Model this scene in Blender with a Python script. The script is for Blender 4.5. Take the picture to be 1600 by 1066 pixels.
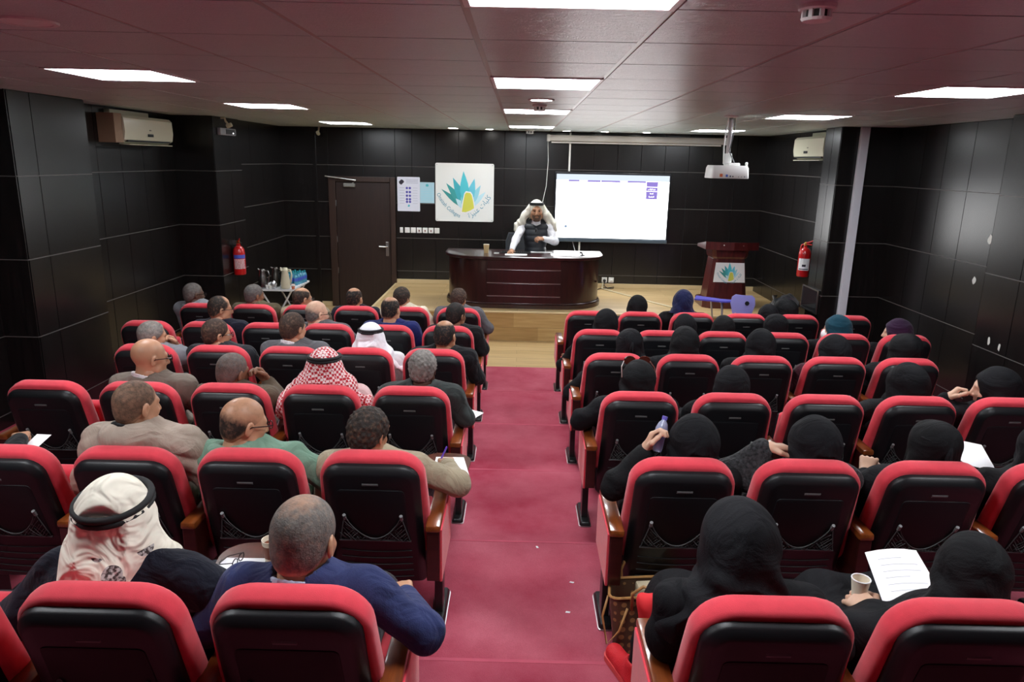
import bpy, bmesh, math, random
import numpy as np
from mathutils import Matrix, Vector

# ------------------------------------------------------------------ clear
for o in list(bpy.data.objects):
    bpy.data.objects.remove(o)
SC = bpy.context.scene
COL = SC.collection
RNG = random.Random(7)
rnd = np.random.RandomState(11)
PI = math.pi

# ------------------------------------------------------------------ camera
CAM_Z = 2.5
PITCH, YAW, ROLL, FPX = 0.2446, -0.0068, 0.0213, 1129.7
cd = bpy.data.cameras.new('camera')
cam = bpy.data.objects.new('camera', cd)
COL.objects.link(cam)
_f = Vector((math.sin(YAW) * math.cos(PITCH), math.cos(YAW) * math.cos(PITCH), -math.sin(PITCH)))
_r = Vector((math.cos(YAW), -math.sin(YAW), 0))
_u = _r.cross(_f)
_r2 = _r * math.cos(ROLL) + _u * math.sin(ROLL)
_u2 = _u * math.cos(ROLL) - _r * math.sin(ROLL)
m = Matrix((( _r2.x, _u2.x, -_f.x, 0), (_r2.y, _u2.y, -_f.y, 0), (_r2.z, _u2.z, -_f.z, CAM_Z), (0, 0, 0, 1)))
cam.matrix_world = m
cd.sensor_width = 36.0
cd.lens = FPX / 1600.0 * 36.0
cd.clip_start = 0.05
cd.clip_end = 60
SC.camera = cam

# ------------------------------------------------------------------ world, exposure
w = bpy.data.worlds.new('world')
SC.world = w
w.use_nodes = True
w.node_tree.nodes['Background'].inputs[0].default_value = (0.02, 0.02, 0.022, 1)
w.node_tree.nodes['Background'].inputs[1].default_value = 0.3
SC.view_settings.view_transform = 'Standard'
SC.view_settings.look = 'None'
SC.view_settings.exposure = 1.85
SC.view_settings.gamma = 1.0
SC.view_settings.use_curve_mapping = False
PANEL_POWER = 9.0       # emission of the ceiling panels
SPOT_POWER = 22.0       # emission of the round downlights
SCREEN_POWER = 1.7      # emission of the display

# ------------------------------------------------------------------ materials
MATS = {}


def srgb(r, g, b):
    def f(c):
        c /= 255.0
        return c / 12.92 if c <= 0.04045 else ((c + 0.055) / 1.055) ** 2.4
    return (f(r), f(g), f(b), 1)


def mat(name, col, rough=0.5, metal=0.0, spec=0.5, bump=0.0, bscale=60.0, var=0.0, vscale=6.0, emit=0.0,
        coat=0.0, sheen=0.0, stretch=None, trans=0.0):
    """principled material: noise colour variation (var) and noise bump, in object space"""
    if name in MATS:
        return MATS[name]
    m = bpy.data.materials.new(name)
    m.use_nodes = True
    nt = m.node_tree
    b = nt.nodes['Principled BSDF']
    if len(col) == 3:
        col = (*col, 1)
    b.inputs['Base Color'].default_value = col
    b.inputs['Roughness'].default_value = rough
    b.inputs['Metallic'].default_value = metal
    b.inputs['Specular IOR Level'].default_value = spec
    if coat:
        b.inputs['Coat Weight'].default_value = coat
        b.inputs['Coat Roughness'].default_value = 0.12
    if sheen:
        b.inputs['Sheen Weight'].default_value = sheen
        b.inputs['Sheen Roughness'].default_value = 0.5
    if trans:
        b.inputs['Transmission Weight'].default_value = trans
    if emit:
        b.inputs['Emission Color'].default_value = col
        b.inputs['Emission Strength'].default_value = emit
    if var or bump:
        tc = nt.nodes.new('ShaderNodeTexCoord')
        src = tc.outputs['Object']
        if stretch:
            mp = nt.nodes.new('ShaderNodeMapping')
            mp.inputs['Scale'].default_value = stretch
            nt.links.new(src, mp.inputs[0])
            src = mp.outputs[0]
    if var:
        n = nt.nodes.new('ShaderNodeTexNoise')
        n.inputs['Scale'].default_value = vscale
        n.inputs['Detail'].default_value = 5
        nt.links.new(src, n.inputs['Vector'])
        r = nt.nodes.new('ShaderNodeValToRGB')
        r.color_ramp.elements[0].position = 0.3
        r.color_ramp.elements[1].position = 0.72
        r.color_ramp.elements[0].color = tuple(c * (1 - var) for c in col[:3]) + (1,)
        r.color_ramp.elements[1].color = tuple(min(1, c * (1 + var)) for c in col[:3]) + (1,)
        nt.links.new(n.outputs['Fac'], r.inputs[0])
        nt.links.new(r.outputs[0], b.inputs['Base Color'])
    if bump:
        n2 = nt.nodes.new('ShaderNodeTexNoise')
        n2.inputs['Scale'].default_value = bscale
        n2.inputs['Detail'].default_value = 4
        nt.links.new(src, n2.inputs['Vector'])
        bp = nt.nodes.new('ShaderNodeBump')
        bp.inputs['Strength'].default_value = bump
        bp.inputs['Distance'].default_value = 0.01
        nt.links.new(n2.outputs['Fac'], bp.inputs['Height'])
        nt.links.new(bp.outputs[0], b.inputs['Normal'])
    MATS[name] = m
    return m


def nodes_of(name):
    m = bpy.data.materials.new(name)
    m.use_nodes = True
    MATS[name] = m
    return m, m.node_tree, m.node_tree.nodes['Principled BSDF']


def mat_carpet():
    m, nt, b = nodes_of('red_carpet')
    tc = nt.nodes.new('ShaderNodeTexCoord')
    n = nt.nodes.new('ShaderNodeTexNoise')
    n.inputs['Scale'].default_value = 1.6
    n.inputs['Detail'].default_value = 6
    n.inputs['Roughness'].default_value = 0.6
    nt.links.new(tc.outputs['Object'], n.inputs['Vector'])
    r = nt.nodes.new('ShaderNodeValToRGB')
    r.color_ramp.elements[0].position = 0.33
    r.color_ramp.elements[0].color = srgb(166, 56, 78)
    r.color_ramp.elements[1].position = 0.7
    r.color_ramp.elements[1].color = srgb(200, 106, 122)
    nt.links.new(n.outputs['Fac'], r.inputs[0])
    n3 = nt.nodes.new('ShaderNodeTexNoise')
    n3.inputs['Scale'].default_value = 220
    nt.links.new(tc.outputs['Object'], n3.inputs['Vector'])
    mx = nt.nodes.new('ShaderNodeMix')
    mx.data_type = 'RGBA'
    mx.blend_type = 'MULTIPLY'
    mx.inputs[0].default_value = 0.35
    nt.links.new(r.outputs[0], mx.inputs[6])
    nt.links.new(n3.outputs['Fac'], mx.inputs[7])
    nt.links.new(mx.outputs[2], b.inputs['Base Color'])
    b.inputs['Roughness'].default_value = 0.95
    b.inputs['Specular IOR Level'].default_value = 0.1
    bp = nt.nodes.new('ShaderNodeBump')
    bp.inputs['Strength'].default_value = 0.35
    bp.inputs['Distance'].default_value = 0.004
    nt.links.new(n3.outputs['Fac'], bp.inputs['Height'])
    nt.links.new(bp.outputs[0], b.inputs['Normal'])
    return m


def mat_wood_floor():
    """light oak laminate: planks along X, drawn with a brick texture"""
    m, nt, b = nodes_of('oak_laminate')
    tc = nt.nodes.new('ShaderNodeTexCoord')
    br = nt.nodes.new('ShaderNodeTexBrick')
    br.inputs['Scale'].default_value = 1.0
    br.inputs['Brick Width'].default_value = 1.2
    br.inputs['Row Height'].default_value = 0.19
    br.inputs['Mortar Size'].default_value = 0.0015
    br.inputs['Color1'].default_value = srgb(196, 168, 122)
    br.inputs['Color2'].default_value = srgb(178, 148, 100)
    br.inputs['Mortar'].default_value = srgb(110, 84, 50)
    nt.links.new(tc.outputs['Object'], br.inputs['Vector'])
    mp = nt.nodes.new('ShaderNodeMapping')
    mp.inputs['Scale'].default_value = (1.2, 22, 22)
    nt.links.new(tc.outputs['Object'], mp.inputs[0])
    n = nt.nodes.new('ShaderNodeTexNoise')
    n.inputs['Scale'].default_value = 1.5
    n.inputs['Detail'].default_value = 6
    nt.links.new(mp.outputs[0], n.inputs['Vector'])
    mx = nt.nodes.new('ShaderNodeMix')
    mx.data_type = 'RGBA'
    mx.blend_type = 'OVERLAY'
    mx.inputs[0].default_value = 0.45
    nt.links.new(br.outputs['Color'], mx.inputs[6])
    nt.links.new(n.outputs['Fac'], mx.inputs[7])
    nt.links.new(mx.outputs[2], b.inputs['Base Color'])
    b.inputs['Roughness'].default_value = 0.38
    return m


def mat_panel():
    """almost black wood laminate with vertical grain"""
    m, nt, b = nodes_of('dark_wood_laminate')
    tc = nt.nodes.new('ShaderNodeTexCoord')
    mp = nt.nodes.new('ShaderNodeMapping')
    mp.inputs['Scale'].default_value = (28, 28, 1.2)
    nt.links.new(tc.outputs['Object'], mp.inputs[0])
    n = nt.nodes.new('ShaderNodeTexNoise')
    n.inputs['Scale'].default_value = 2.2
    n.inputs['Detail'].default_value = 5
    nt.links.new(mp.outputs[0], n.inputs['Vector'])
    r = nt.nodes.new('ShaderNodeValToRGB')
    r.color_ramp.elements[0].position = 0.3
    r.color_ramp.elements[0].color = (0.004, 0.0034, 0.0034, 1)
    r.color_ramp.elements[1].position = 0.75
    r.color_ramp.elements[1].color = (0.011, 0.009, 0.0088, 1)
    nt.links.new(n.outputs['Fac'], r.inputs[0])
    nt.links.new(r.outputs[0], b.inputs['Base Color'])
    b.inputs['Roughness'].default_value = 0.27
    b.inputs['Specular IOR Level'].default_value = 0.5
    return m


def mat_tile():
    """pinkish ceiling tile with a swirled embossed relief"""
    m, nt, b = nodes_of('ceiling_tile')
    tc = nt.nodes.new('ShaderNodeTexCoord')
    n = nt.nodes.new('ShaderNodeTexNoise')
    n.inputs['Scale'].default_value = 9
    n.inputs['Detail'].default_value = 2
    n.inputs['Distortion'].default_value = 2.5
    mp = nt.nodes.new('ShaderNodeMapping')
    mp.inputs['Scale'].default_value = (1.0, 2.4, 1)
    nt.links.new(tc.outputs['Object'], mp.inputs[0])
    nt.links.new(mp.outputs[0], n.inputs['Vector'])
    wv = nt.nodes.new('ShaderNodeMath')
    wv.operation = 'PINGPONG'
    wv.inputs[1].default_value = 0.06
    nt.links.new(n.outputs['Fac'], wv.inputs[0])
    bp = nt.nodes.new('ShaderNodeBump')
    bp.inputs['Strength'].default_value = 0.6
    bp.inputs['Distance'].default_value = 0.03
    nt.links.new(wv.outputs[0], bp.inputs['Height'])
    nt.links.new(bp.outputs[0], b.inputs['Normal'])
    b.inputs['Base Color'].default_value = srgb(204, 218, 216)
    b.inputs['Roughness'].default_value = 0.3
    return m


def mat_check():
    """red and white checked headcloth: small red figures on white"""
    m, nt, b = nodes_of('red_white_check')
    tc = nt.nodes.new('ShaderNodeTexCoord')
    mp = nt.nodes.new('ShaderNodeMapping')
    mp.inputs['Rotation'].default_value = (0.3, 0.2, 0.5)
    nt.links.new(tc.outputs['Object'], mp.inputs[0])
    ck = nt.nodes.new('ShaderNodeTexChecker')
    ck.inputs['Scale'].default_value = 62
    ck.inputs['Color1'].default_value = srgb(186, 40, 52)
    ck.inputs['Color2'].default_value = srgb(236, 214, 214)
    nt.links.new(mp.outputs[0], ck.inputs['Vector'])
    nt.links.new(ck.outputs['Color'], b.inputs['Base Color'])
    b.inputs['Roughness'].default_value = 0.9
    return m


def mat_shawl():
    """cream headcloth with paisley-like brown and grey print towards its hem (object z below a line)"""
    m, nt, b = nodes_of('cream_printed_cloth')
    tc = nt.nodes.new('ShaderNodeTexCoord')
    v = nt.nodes.new('ShaderNodeTexVoronoi')
    v.inputs['Scale'].default_value = 11
    nt.links.new(tc.outputs['Object'], v.inputs['Vector'])
    r = nt.nodes.new('ShaderNodeValToRGB')
    r.color_ramp.interpolation = 'CONSTANT'
    r.color_ramp.elements[0].color = (1, 1, 1, 1)
    r.color_ramp.elements[1].position = 0.36
    r.color_ramp.elements[1].color = (0, 0, 0, 1)
    nt.links.new(v.outputs['Distance'], r.inputs[0])
    n = nt.nodes.new('ShaderNodeTexNoise')
    n.inputs['Scale'].default_value = 90
    nt.links.new(tc.outputs['Object'], n.inputs['Vector'])
    pr = nt.nodes.new('ShaderNodeValToRGB')
    pr.color_ramp.elements[0].position = 0.42
    pr.color_ramp.elements[0].color = srgb(62, 50, 48)
    pr.color_ramp.elements[1].position = 0.58
    pr.color_ramp.elements[1].color = srgb(190, 186, 182)
    nt.links.new(n.outputs['Fac'], pr.inputs[0])
    sx = nt.nodes.new('ShaderNodeSeparateXYZ')
    nt.links.new(tc.outputs['Object'], sx.inputs[0])
    lt = nt.nodes.new('ShaderNodeMath')
    lt.operation = 'LESS_THAN'
    lt.inputs[1].default_value = 0.95
    nt.links.new(sx.outputs['Z'], lt.inputs[0])
    mu = nt.nodes.new('ShaderNodeMath')
    mu.operation = 'MULTIPLY'
    nt.links.new(lt.outputs[0], mu.inputs[0])
    nt.links.new(r.outputs[0], mu.inputs[1])
    mx = nt.nodes.new('ShaderNodeMix')
    mx.data_type = 'RGBA'
    mx.inputs[6].default_value = srgb(240, 233, 216)
    nt.links.new(mu.outputs[0], mx.inputs[0])
    nt.links.new(pr.outputs[0], mx.inputs[7])
    nt.links.new(mx.outputs[2], b.inputs['Base Color'])
    b.inputs['Roughness'].default_value = 0.85
    n5 = nt.nodes.new('ShaderNodeTexNoise')
    n5.inputs['Scale'].default_value = 9
    n5.inputs['Distortion'].default_value = 1.2
    nt.links.new(tc.outputs['Object'], n5.inputs['Vector'])
    bp = nt.nodes.new('ShaderNodeBump')
    bp.inputs['Strength'].default_value = 0.7
    bp.inputs['Distance'].default_value = 0.06
    nt.links.new(n5.outputs['Fac'], bp.inputs['Height'])
    nt.links.new(bp.outputs[0], b.inputs['Normal'])
    return m


def mat_monogram():
    """brown canvas of a tote bag with small tan figures"""
    m, nt, b = nodes_of('brown_monogram_canvas')
    tc = nt.nodes.new('ShaderNodeTexCoord')
    v = nt.nodes.new('ShaderNodeTexVoronoi')
    v.inputs['Scale'].default_value = 26
    v.inputs['Randomness'].default_value = 0.15
    nt.links.new(tc.outputs['Object'], v.inputs['Vector'])
    r = nt.nodes.new('ShaderNodeValToRGB')
    r.color_ramp.interpolation = 'CONSTANT'
    r.color_ramp.elements[0].color = srgb(150, 118, 76)
    r.color_ramp.elements[1].position = 0.3
    r.color_ramp.elements[1].color = srgb(84, 62, 46)
    nt.links.new(v.outputs['Distance'], r.inputs[0])
    nt.links.new(r.outputs[0], b.inputs['Base Color'])
    b.inputs['Roughness'].default_value = 0.45
    return m


def mat_wood(name, c1, c2, rough, stretch=(3, 3, 30), coat=0.4):
    m, nt, b = nodes_of(name)
    tc = nt.nodes.new('ShaderNodeTexCoord')
    mp = nt.nodes.new('ShaderNodeMapping')
    mp.inputs['Scale'].default_value = stretch
    nt.links.new(tc.outputs['Object'], mp.inputs[0])
    n = nt.nodes.new('ShaderNodeTexNoise')
    n.inputs['Scale'].default_value = 2.0
    n.inputs['Detail'].default_value = 5
    nt.links.new(mp.outputs[0], n.inputs['Vector'])
    r = nt.nodes.new('ShaderNodeValToRGB')
    r.color_ramp.elements[0].position = 0.3
    r.color_ramp.elements[0].color = c1
    r.color_ramp.elements[1].position = 0.7
    r.color_ramp.elements[1].color = c2
    nt.links.new(n.outputs['Fac'], r.inputs[0])
    nt.links.new(r.outputs[0], b.inputs['Base Color'])
    b.inputs['Roughness'].default_value = rough
    b.inputs['Coat Weight'].default_value = coat
    b.inputs['Coat Roughness'].default_value = 0.1
    return m


def mat_emit(name, col, strength):
    m = bpy.data.materials.new(name)
    m.use_nodes = True
    nt = m.node_tree
    nt.nodes.remove(nt.nodes['Principled BSDF'])
    e = nt.nodes.new('ShaderNodeEmission')
    e.inputs[0].default_value = col if len(col) == 4 else (*col, 1)
    e.inputs[1].default_value = strength
    nt.links.new(e.outputs[0], nt.nodes['Material Output'].inputs[0])
    MATS[name] = m
    return m


M_CARPET = mat_carpet()
M_OAK = mat_wood_floor()
M_PANEL = mat_panel()
M_TILE = mat_tile()
M_CHECK = mat_check()
M_SHAWL = mat_shawl()
M_MONO = mat_monogram()
M_GROOVE = mat('groove_black', (0.004, 0.004, 0.004), 0.7)
M_JOINT = mat('joint_highlight_grey', srgb(84, 80, 78), 0.5)
M_TBAR = mat('ceiling_bar_white', srgb(176, 160, 158), 0.35)
M_RED = mat('red_upholstery', srgb(216, 62, 76), 0.85, spec=0.2, bump=0.15, bscale=500, var=0.06, vscale=30, sheen=0.25)
M_SHELL = mat('black_plastic', (0.0055, 0.006, 0.0075), 0.42, spec=0.4, bump=0.08, bscale=400)
M_SHELL2 = mat('black_plastic_matte', (0.0045, 0.005, 0.0065), 0.55, spec=0.3)
M_BLACKM = mat('black_metal', (0.01, 0.01, 0.011), 0.32, spec=0.5)
M_CHROME = mat('grey_metal', (0.5, 0.5, 0.5), 0.28, metal=1.0)
M_NET = mat('grey_net', (0.06, 0.065, 0.066), 0.8)
M_ARMWOOD = mat_wood('varnished_arm_wood', srgb(96, 44, 16), srgb(138, 72, 28), 0.28, (20, 2, 20), 0.6)
M_DARKWOOD = mat_wood('dark_red_wood', srgb(38, 12, 10), srgb(58, 20, 16), 0.3, (2, 2, 14), 0.5)
M_DESK = mat_wood('desk_mahogany', srgb(34, 12, 14), srgb(52, 20, 20), 0.28, (14, 14, 2), 0.5)
M_POD = mat_wood('podium_mahogany', srgb(62, 16, 18), srgb(88, 28, 28), 0.32, (14, 14, 2), 0.4)
M_DOOR = mat_wood('door_brown', srgb(33, 21, 18), srgb(45, 29, 24), 0.42, (18, 18, 1.4), 0.1)
M_DOORF = mat_wood('door_frame_brown', srgb(44, 30, 25), srgb(58, 40, 33), 0.4, (18, 18, 1.4), 0.1)
M_WHITE = mat('white_plastic', srgb(235, 235, 232), 0.4)
M_CREAM = mat('cream_plastic', srgb(216, 214, 190), 0.3, coat=0.3)
M_TAN = mat('tan_duct_box', srgb(150, 122, 98), 0.6)
M_PAPER = mat('white_paper', srgb(242, 242, 244), 0.8)
M_SKIRT = mat('oak_skirting', srgb(206, 184, 142), 0.45)
M_FIRE = mat('extinguisher_red', srgb(190, 20, 24), 0.28, coat=0.5)
M_BRASS = mat('brass', srgb(190, 150, 80), 0.3, metal=0.9)
M_GLASSES = mat('spectacle_black', (0.01, 0.01, 0.012), 0.25)
M_EYE = mat('eye_white', srgb(225, 220, 215), 0.3)

# ------------------------------------------------------------------ mesh helpers


def mesh_np(name, V, F, smooth=False):
    """V (n,3), F (m,4) or (m,3) integer array"""
    me = bpy.data.meshes.new(name)
    V = np.asarray(V, np.float32)
    F = np.asarray(F, np.int32)
    k = F.shape[1]
    me.vertices.add(len(V))
    me.vertices.foreach_set('co', V.ravel())
    me.loops.add(F.size)
    me.loops.foreach_set('vertex_index', F.ravel())
    me.polygons.add(len(F))
    me.polygons.foreach_set('loop_start', np.arange(0, F.size, k, dtype=np.int32))
    me.polygons.foreach_set('loop_total', np.full(len(F), k, np.int32))
    if smooth:
        me.polygons.foreach_set('use_smooth', np.ones(len(F), bool))
    me.update(calc_edges=True)
    me.validate()
    return me


class MB:
    """collects shapes into one mesh"""

    def __init__(s):
        s.v = []
        s.f = []

    def add(s, vs, fs, M=None):
        n = len(s.v)
        if M is not None:
            vs = [tuple(M @ Vector(p)) for p in vs]
        s.v += [tuple(p) for p in vs]
        s.f += [tuple(i + n for i in f) for f in fs]
        return s

    def box(s, lo, hi, M=None, c=0.0):
        x0, y0, z0 = lo
        x1, y1, z1 = hi
        if c <= 0:
            vs = [(x0, y0, z0), (x1, y0, z0), (x1, y1, z0), (x0, y1, z0), (x0, y0, z1), (x1, y0, z1), (x1, y1, z1), (x0, y1, z1)]
            fs = [(3, 2, 1, 0), (4, 5, 6, 7), (0, 1, 5, 4), (1, 2, 6, 5), (2, 3, 7, 6), (3, 0, 4, 7)]
            return s.add(vs, fs, M)
        bm = bmesh.new()
        bmesh.ops.create_cube(bm, size=1)
        for v in bm.verts:
            v.co = ((x0 + x1) / 2 + v.co.x * (x1 - x0), (y0 + y1) / 2 + v.co.y * (y1 - y0), (z0 + z1) / 2 + v.co.z * (z1 - z0))
        bmesh.ops.bevel(bm, geom=bm.edges[:], offset=c, segments=2, profile=0.5, affect='EDGES')
        bm.verts.index_update()
        vs = [tuple(v.co) for v in bm.verts]
        fs = [tuple(v.index for v in f.verts) for f in bm.faces]
        bm.free()
        return s.add(vs, fs, M)

    def tube(s, pts, r, seg=8, closed=False, M=None):
        pts = [Vector(p) for p in pts]
        n = len(pts)
        rs = r if isinstance(r, (list, tuple)) else [r] * n
        vs, fs = [], []
        up = Vector((0, 0, 1))
        prev = None
        for i, p in enumerate(pts):
            if closed:
                t = pts[(i + 1) % n] - pts[i - 1]
            else:
                t = pts[min(i + 1, n - 1)] - pts[max(i - 1, 0)]
            t.normalize()
            if prev is None:
                a = up if abs(t.dot(up)) < 0.9 else Vector((1, 0, 0))
                x = t.cross(a).normalized()
            else:
                x = (prev - t * prev.dot(t))
                x = x.normalized() if x.length > 1e-6 else t.orthogonal().normalized()
            prev = x
            y = t.cross(x)
            for j in range(seg):
                an = 2 * PI * j / seg
                vs.append(tuple(p + (x * math.cos(an) + y * math.sin(an)) * rs[i]))
        m = n if closed else n - 1
        for i in range(m):
            for j in range(seg):
                a = i * seg + j
                b = i * seg + (j + 1) % seg
                c2 = ((i + 1) % n) * seg + (j + 1) % seg
                d = ((i + 1) % n) * seg + j
                fs.append((a, b, c2, d))
        if not closed:
            fs.append(tuple(range(seg))[::-1])
            fs.append(tuple((n - 1) * seg + j for j in range(seg)))
        return s.add(vs, fs, M)

    def lathe(s, prof, seg=20, M=None, sx=1.0, sy=1.0):
        """prof: list of (r,z)"""
        vs, fs = [], []
        n = len(prof)
        for r, z in prof:
            for j in range(seg):
                a = 2 * PI * j / seg
                vs.append((r * math.cos(a) * sx, r * math.sin(a) * sy, z))
        for i in range(n - 1):
            for j in range(seg):
                fs.append((i * seg + j, i * seg + (j + 1) % seg, (i + 1) * seg + (j + 1) % seg, (i + 1) * seg + j))
        fs.append(tuple(range(seg))[::-1])
        fs.append(tuple((n - 1) * seg + j for j in range(seg)))
        return s.add(vs, fs, M)

    def loft(s, rings, M=None, cap=True):
        """rings: equal-length point loops"""
        n = len(rings[0])
        vs = [p for r in rings for p in r]
        fs = []
        for i in range(len(rings) - 1):
            for j in range(n):
                fs.append((i * n + j, i * n + (j + 1) % n, (i + 1) * n + (j + 1) % n, (i + 1) * n + j))
        if cap:
            fs.append(tuple(range(n))[::-1])
            fs.append(tuple((len(rings) - 1) * n + j for j in range(n)))
        return s.add(vs, fs, M)

    def prism(s, poly, h0, h1, M=None):
        """poly of (x,y), extruded along z h0..h1"""
        return s.loft([[(x, y, h0) for x, y in poly], [(x, y, h1) for x, y in poly]], M)

    def mesh(s, name, smooth=False, auto=None):
        me = bpy.data.meshes.new(name)
        me.from_pydata(s.v, [], s.f)
        bm = bmesh.new()
        bm.from_mesh(me)
        bmesh.ops.recalc_face_normals(bm, faces=bm.faces[:])
        bm.to_mesh(me)
        bm.free()
        if smooth or auto:
            for p in me.polygons:
                p.use_smooth = True
            if auto:
                me.set_sharp_from_angle(angle=math.radians(auto))
        return me


def obj(name, me, material, parent=None, loc=None, rot=None):
    if isinstance(me, MB):
        me = me.mesh(name)
    o = bpy.data.objects.new(name, me)
    if material is not None and len(me.materials) == 0:
        me.materials.append(material)
    elif material is not None and me.materials[0] is not material:
        o.material_slots[0].link = 'OBJECT'
        o.material_slots[0].material = material
    COL.objects.link(o)
    if parent is not None:
        o.parent = parent
    if loc is not None:
        o.location = loc
    if rot is not None:
        o.rotation_euler = rot
    return o


def tag(o, label, cat, group=None):
    o['label'] = label
    o['category'] = cat
    if group:
        o['group'] = group
    return o


def thing(name, label, cat, loc=(0, 0, 0), rz=0.0, group=None):
    o = bpy.data.objects.new(name, None)
    o.empty_display_size = 0.1
    COL.objects.link(o)
    o.location = loc
    o.rotation_euler = (0, 0, rz)
    return tag(o, label, cat, group)


def struct(name, me, material):
    o = obj(name, me, material)
    o['kind'] = 'structure'
    return o


def text_mesh(body, size, font=None, align='CENTER', extrude=0.0004):
    c = bpy.data.curves.new('text', 'FONT')
    c.body = body
    c.size = size
    c.align_x = align
    c.align_y = 'CENTER'
    c.extrude = extrude
    c.resolution_u = 3
    o = bpy.data.objects.new('text', c)
    COL.objects.link(o)
    dg = bpy.context.evaluated_depsgraph_get()
    me = bpy.data.meshes.new_from_object(o.evaluated_get(dg))
    bpy.data.objects.remove(o)
    return me


# wall-facing placement: local x right, y up, z towards the viewer (world -Y)
WALLROT = (PI / 2, 0, 0)
# ================================================================== THE ROOM
CEIL = 2.972
BACK = 12.3
RHO = 0.07
NOSE = [8.66, 7.50, 6.29, 5.12, 3.93, 2.77, 1.62, 0.5]     # front edge of each carpet step
REAR = -3.2
XL, XR = -4.45, 4.53                                        # near side walls
XLF, XRF = -3.97, 4.03                                      # far side walls

M_STEP_EDGE = mat('pale_carpet_edge', srgb(184, 86, 104), 0.95, spec=0.1, var=0.12, vscale=5)  # slightly lighter carpet tone along the front of each step
floor = struct('floor', MB().box((-4.7, REAR, -0.12), (4.8, BACK + 0.2, 0.0)), M_OAK)
for k in range(len(NOSE)):
    y1 = NOSE[k]
    y0 = NOSE[k + 1] if k + 1 < len(NOSE) else REAR
    z = RHO * k + (0.006 if k == 0 else 0)
    b = MB().box((XL, y0 - (0.0 if k + 1 < len(NOSE) else 0), 0.0), (XR, y1, z))
    o = obj('carpet_step', b, M_CARPET, floor)
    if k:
        obj('step_edge', MB().box((XL, y1 - 0.018, z - 0.004), (XR, y1 + 0.003, z + 0.0015), c=0.001), M_STEP_EDGE, floor)

# stage: a low platform along the back wall, planked riser
STZ, STY, STX = 0.42, 10.05, -2.1
stage = struct('floor_stage', MB().box((STX + 0.012, STY + 0.012, 0.0), (XRF, BACK, STZ)), M_OAK)
M_RISER = [mat_wood('oak_riser_%d' % i, srgb(*a), srgb(*b_), 0.42, (1.5, 12, 16), 0.1) for i, (a, b_) in
           enumerate([((164, 128, 78), (186, 150, 98)), ((156, 120, 72), (178, 142, 92)), ((172, 138, 88), (192, 160, 108))])]
i = 0
for row, (z0, z1) in enumerate([(0.0, 0.19), (0.193, 0.40)]):
    x = STX - 0.35 * row
    while x < XRF:
        a, b_ = max(x, STX), min(x + 1.2, XRF)
        if b_ - a > 0.02:
            obj('riser_board', MB().box((a + 0.001, STY, z0), (b_ - 0.001, STY + 0.012, z1), c=0.0), M_RISER[i % 3], stage)
            i += 1
        x += 1.2
for z0, z1 in [(0.0, 0.19), (0.193, 0.40)]:
    obj('riser_board', MB().box((STX, STY + 0.013, z0), (STX + 0.012, BACK, z1)), M_RISER[i % 3], stage)
    i += 1
obj('stage_nosing', MB().box((STX - 0.006, STY - 0.012, 0.40), (XRF, STY + 0.03, 0.424), c=0.004), M_SKIRT, stage)
obj('stage_nosing', MB().box((STX - 0.006, STY + 0.03, 0.40), (STX + 0.03, BACK, 0.424), c=0.004), M_SKIRT, stage)

# ---- walls: dark base with separate panels standing proud of it
NEARJ = [0.26, 0.93, 1.60, 2.29]
FARJ = [0.05, 0.63, 1.19, 1.77, 2.37]
PAN = {}


def panel(parent, axis, a0, a1, z0, z1, pos, sgn):
    """one wall panel; axis 'x': wall along x at y=pos facing sgn*y; axis 'y': wall along y at x=pos facing sgn*x"""
    g = 0.004
    key = (axis, sgn, round(a1 - a0, 3), round(z1 - z0, 3))
    if key not in PAN:
        w_, h_ = (a1 - a0) / 2 - g, (z1 - z0) / 2 - g
        b = MB()
        if axis == 'x':
            b.box((-w_, -0.006, -h_), (w_, 0.006, h_))
        else:
            b.box((-0.006, -w_, -h_), (0.006, w_, h_))
        PAN[key] = b.mesh('wall_panel')
    c = ((a0 + a1) / 2, pos + sgn * 0.006, (z0 + z1) / 2) if axis == 'x' else (pos + sgn * 0.006, (a0 + a1) / 2, (z0 + z1) / 2)
    return obj('wall_panel', PAN[key], M_PANEL, parent, c)


def panelled(parent, axis, lines, joints, zlo, zhi, pos, sgn, skip=None):
    zs = [zlo] + [j for j in joints if zlo + 0.03 < j < zhi - 0.03] + [zhi]
    for a0, a1 in zip(lines[:-1], lines[1:]):
        for z0, z1 in zip(zs[:-1], zs[1:]):
            if skip and skip((a0 + a1) / 2, (z0 + z1) / 2):
                continue
            panel(parent, axis, a0, a1, z0, z1, pos, sgn)
    for j in zs[1:-1]:  # thin strip whose grey paints the highlight along the joint
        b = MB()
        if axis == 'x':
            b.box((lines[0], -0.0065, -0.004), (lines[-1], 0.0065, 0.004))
            obj('joint_highlight', b, M_JOINT, parent, (0, pos + sgn * 0.0065, j))
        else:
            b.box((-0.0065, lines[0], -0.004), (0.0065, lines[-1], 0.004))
            obj('joint_highlight', b, M_JOINT, parent, (pos + sgn * 0.0065, 0, j))


def steps(a, b, d):
    n = max(1, round((b - a) / d))
    return [a + (b - a) * i / n for i in range(n + 1)]


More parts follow.
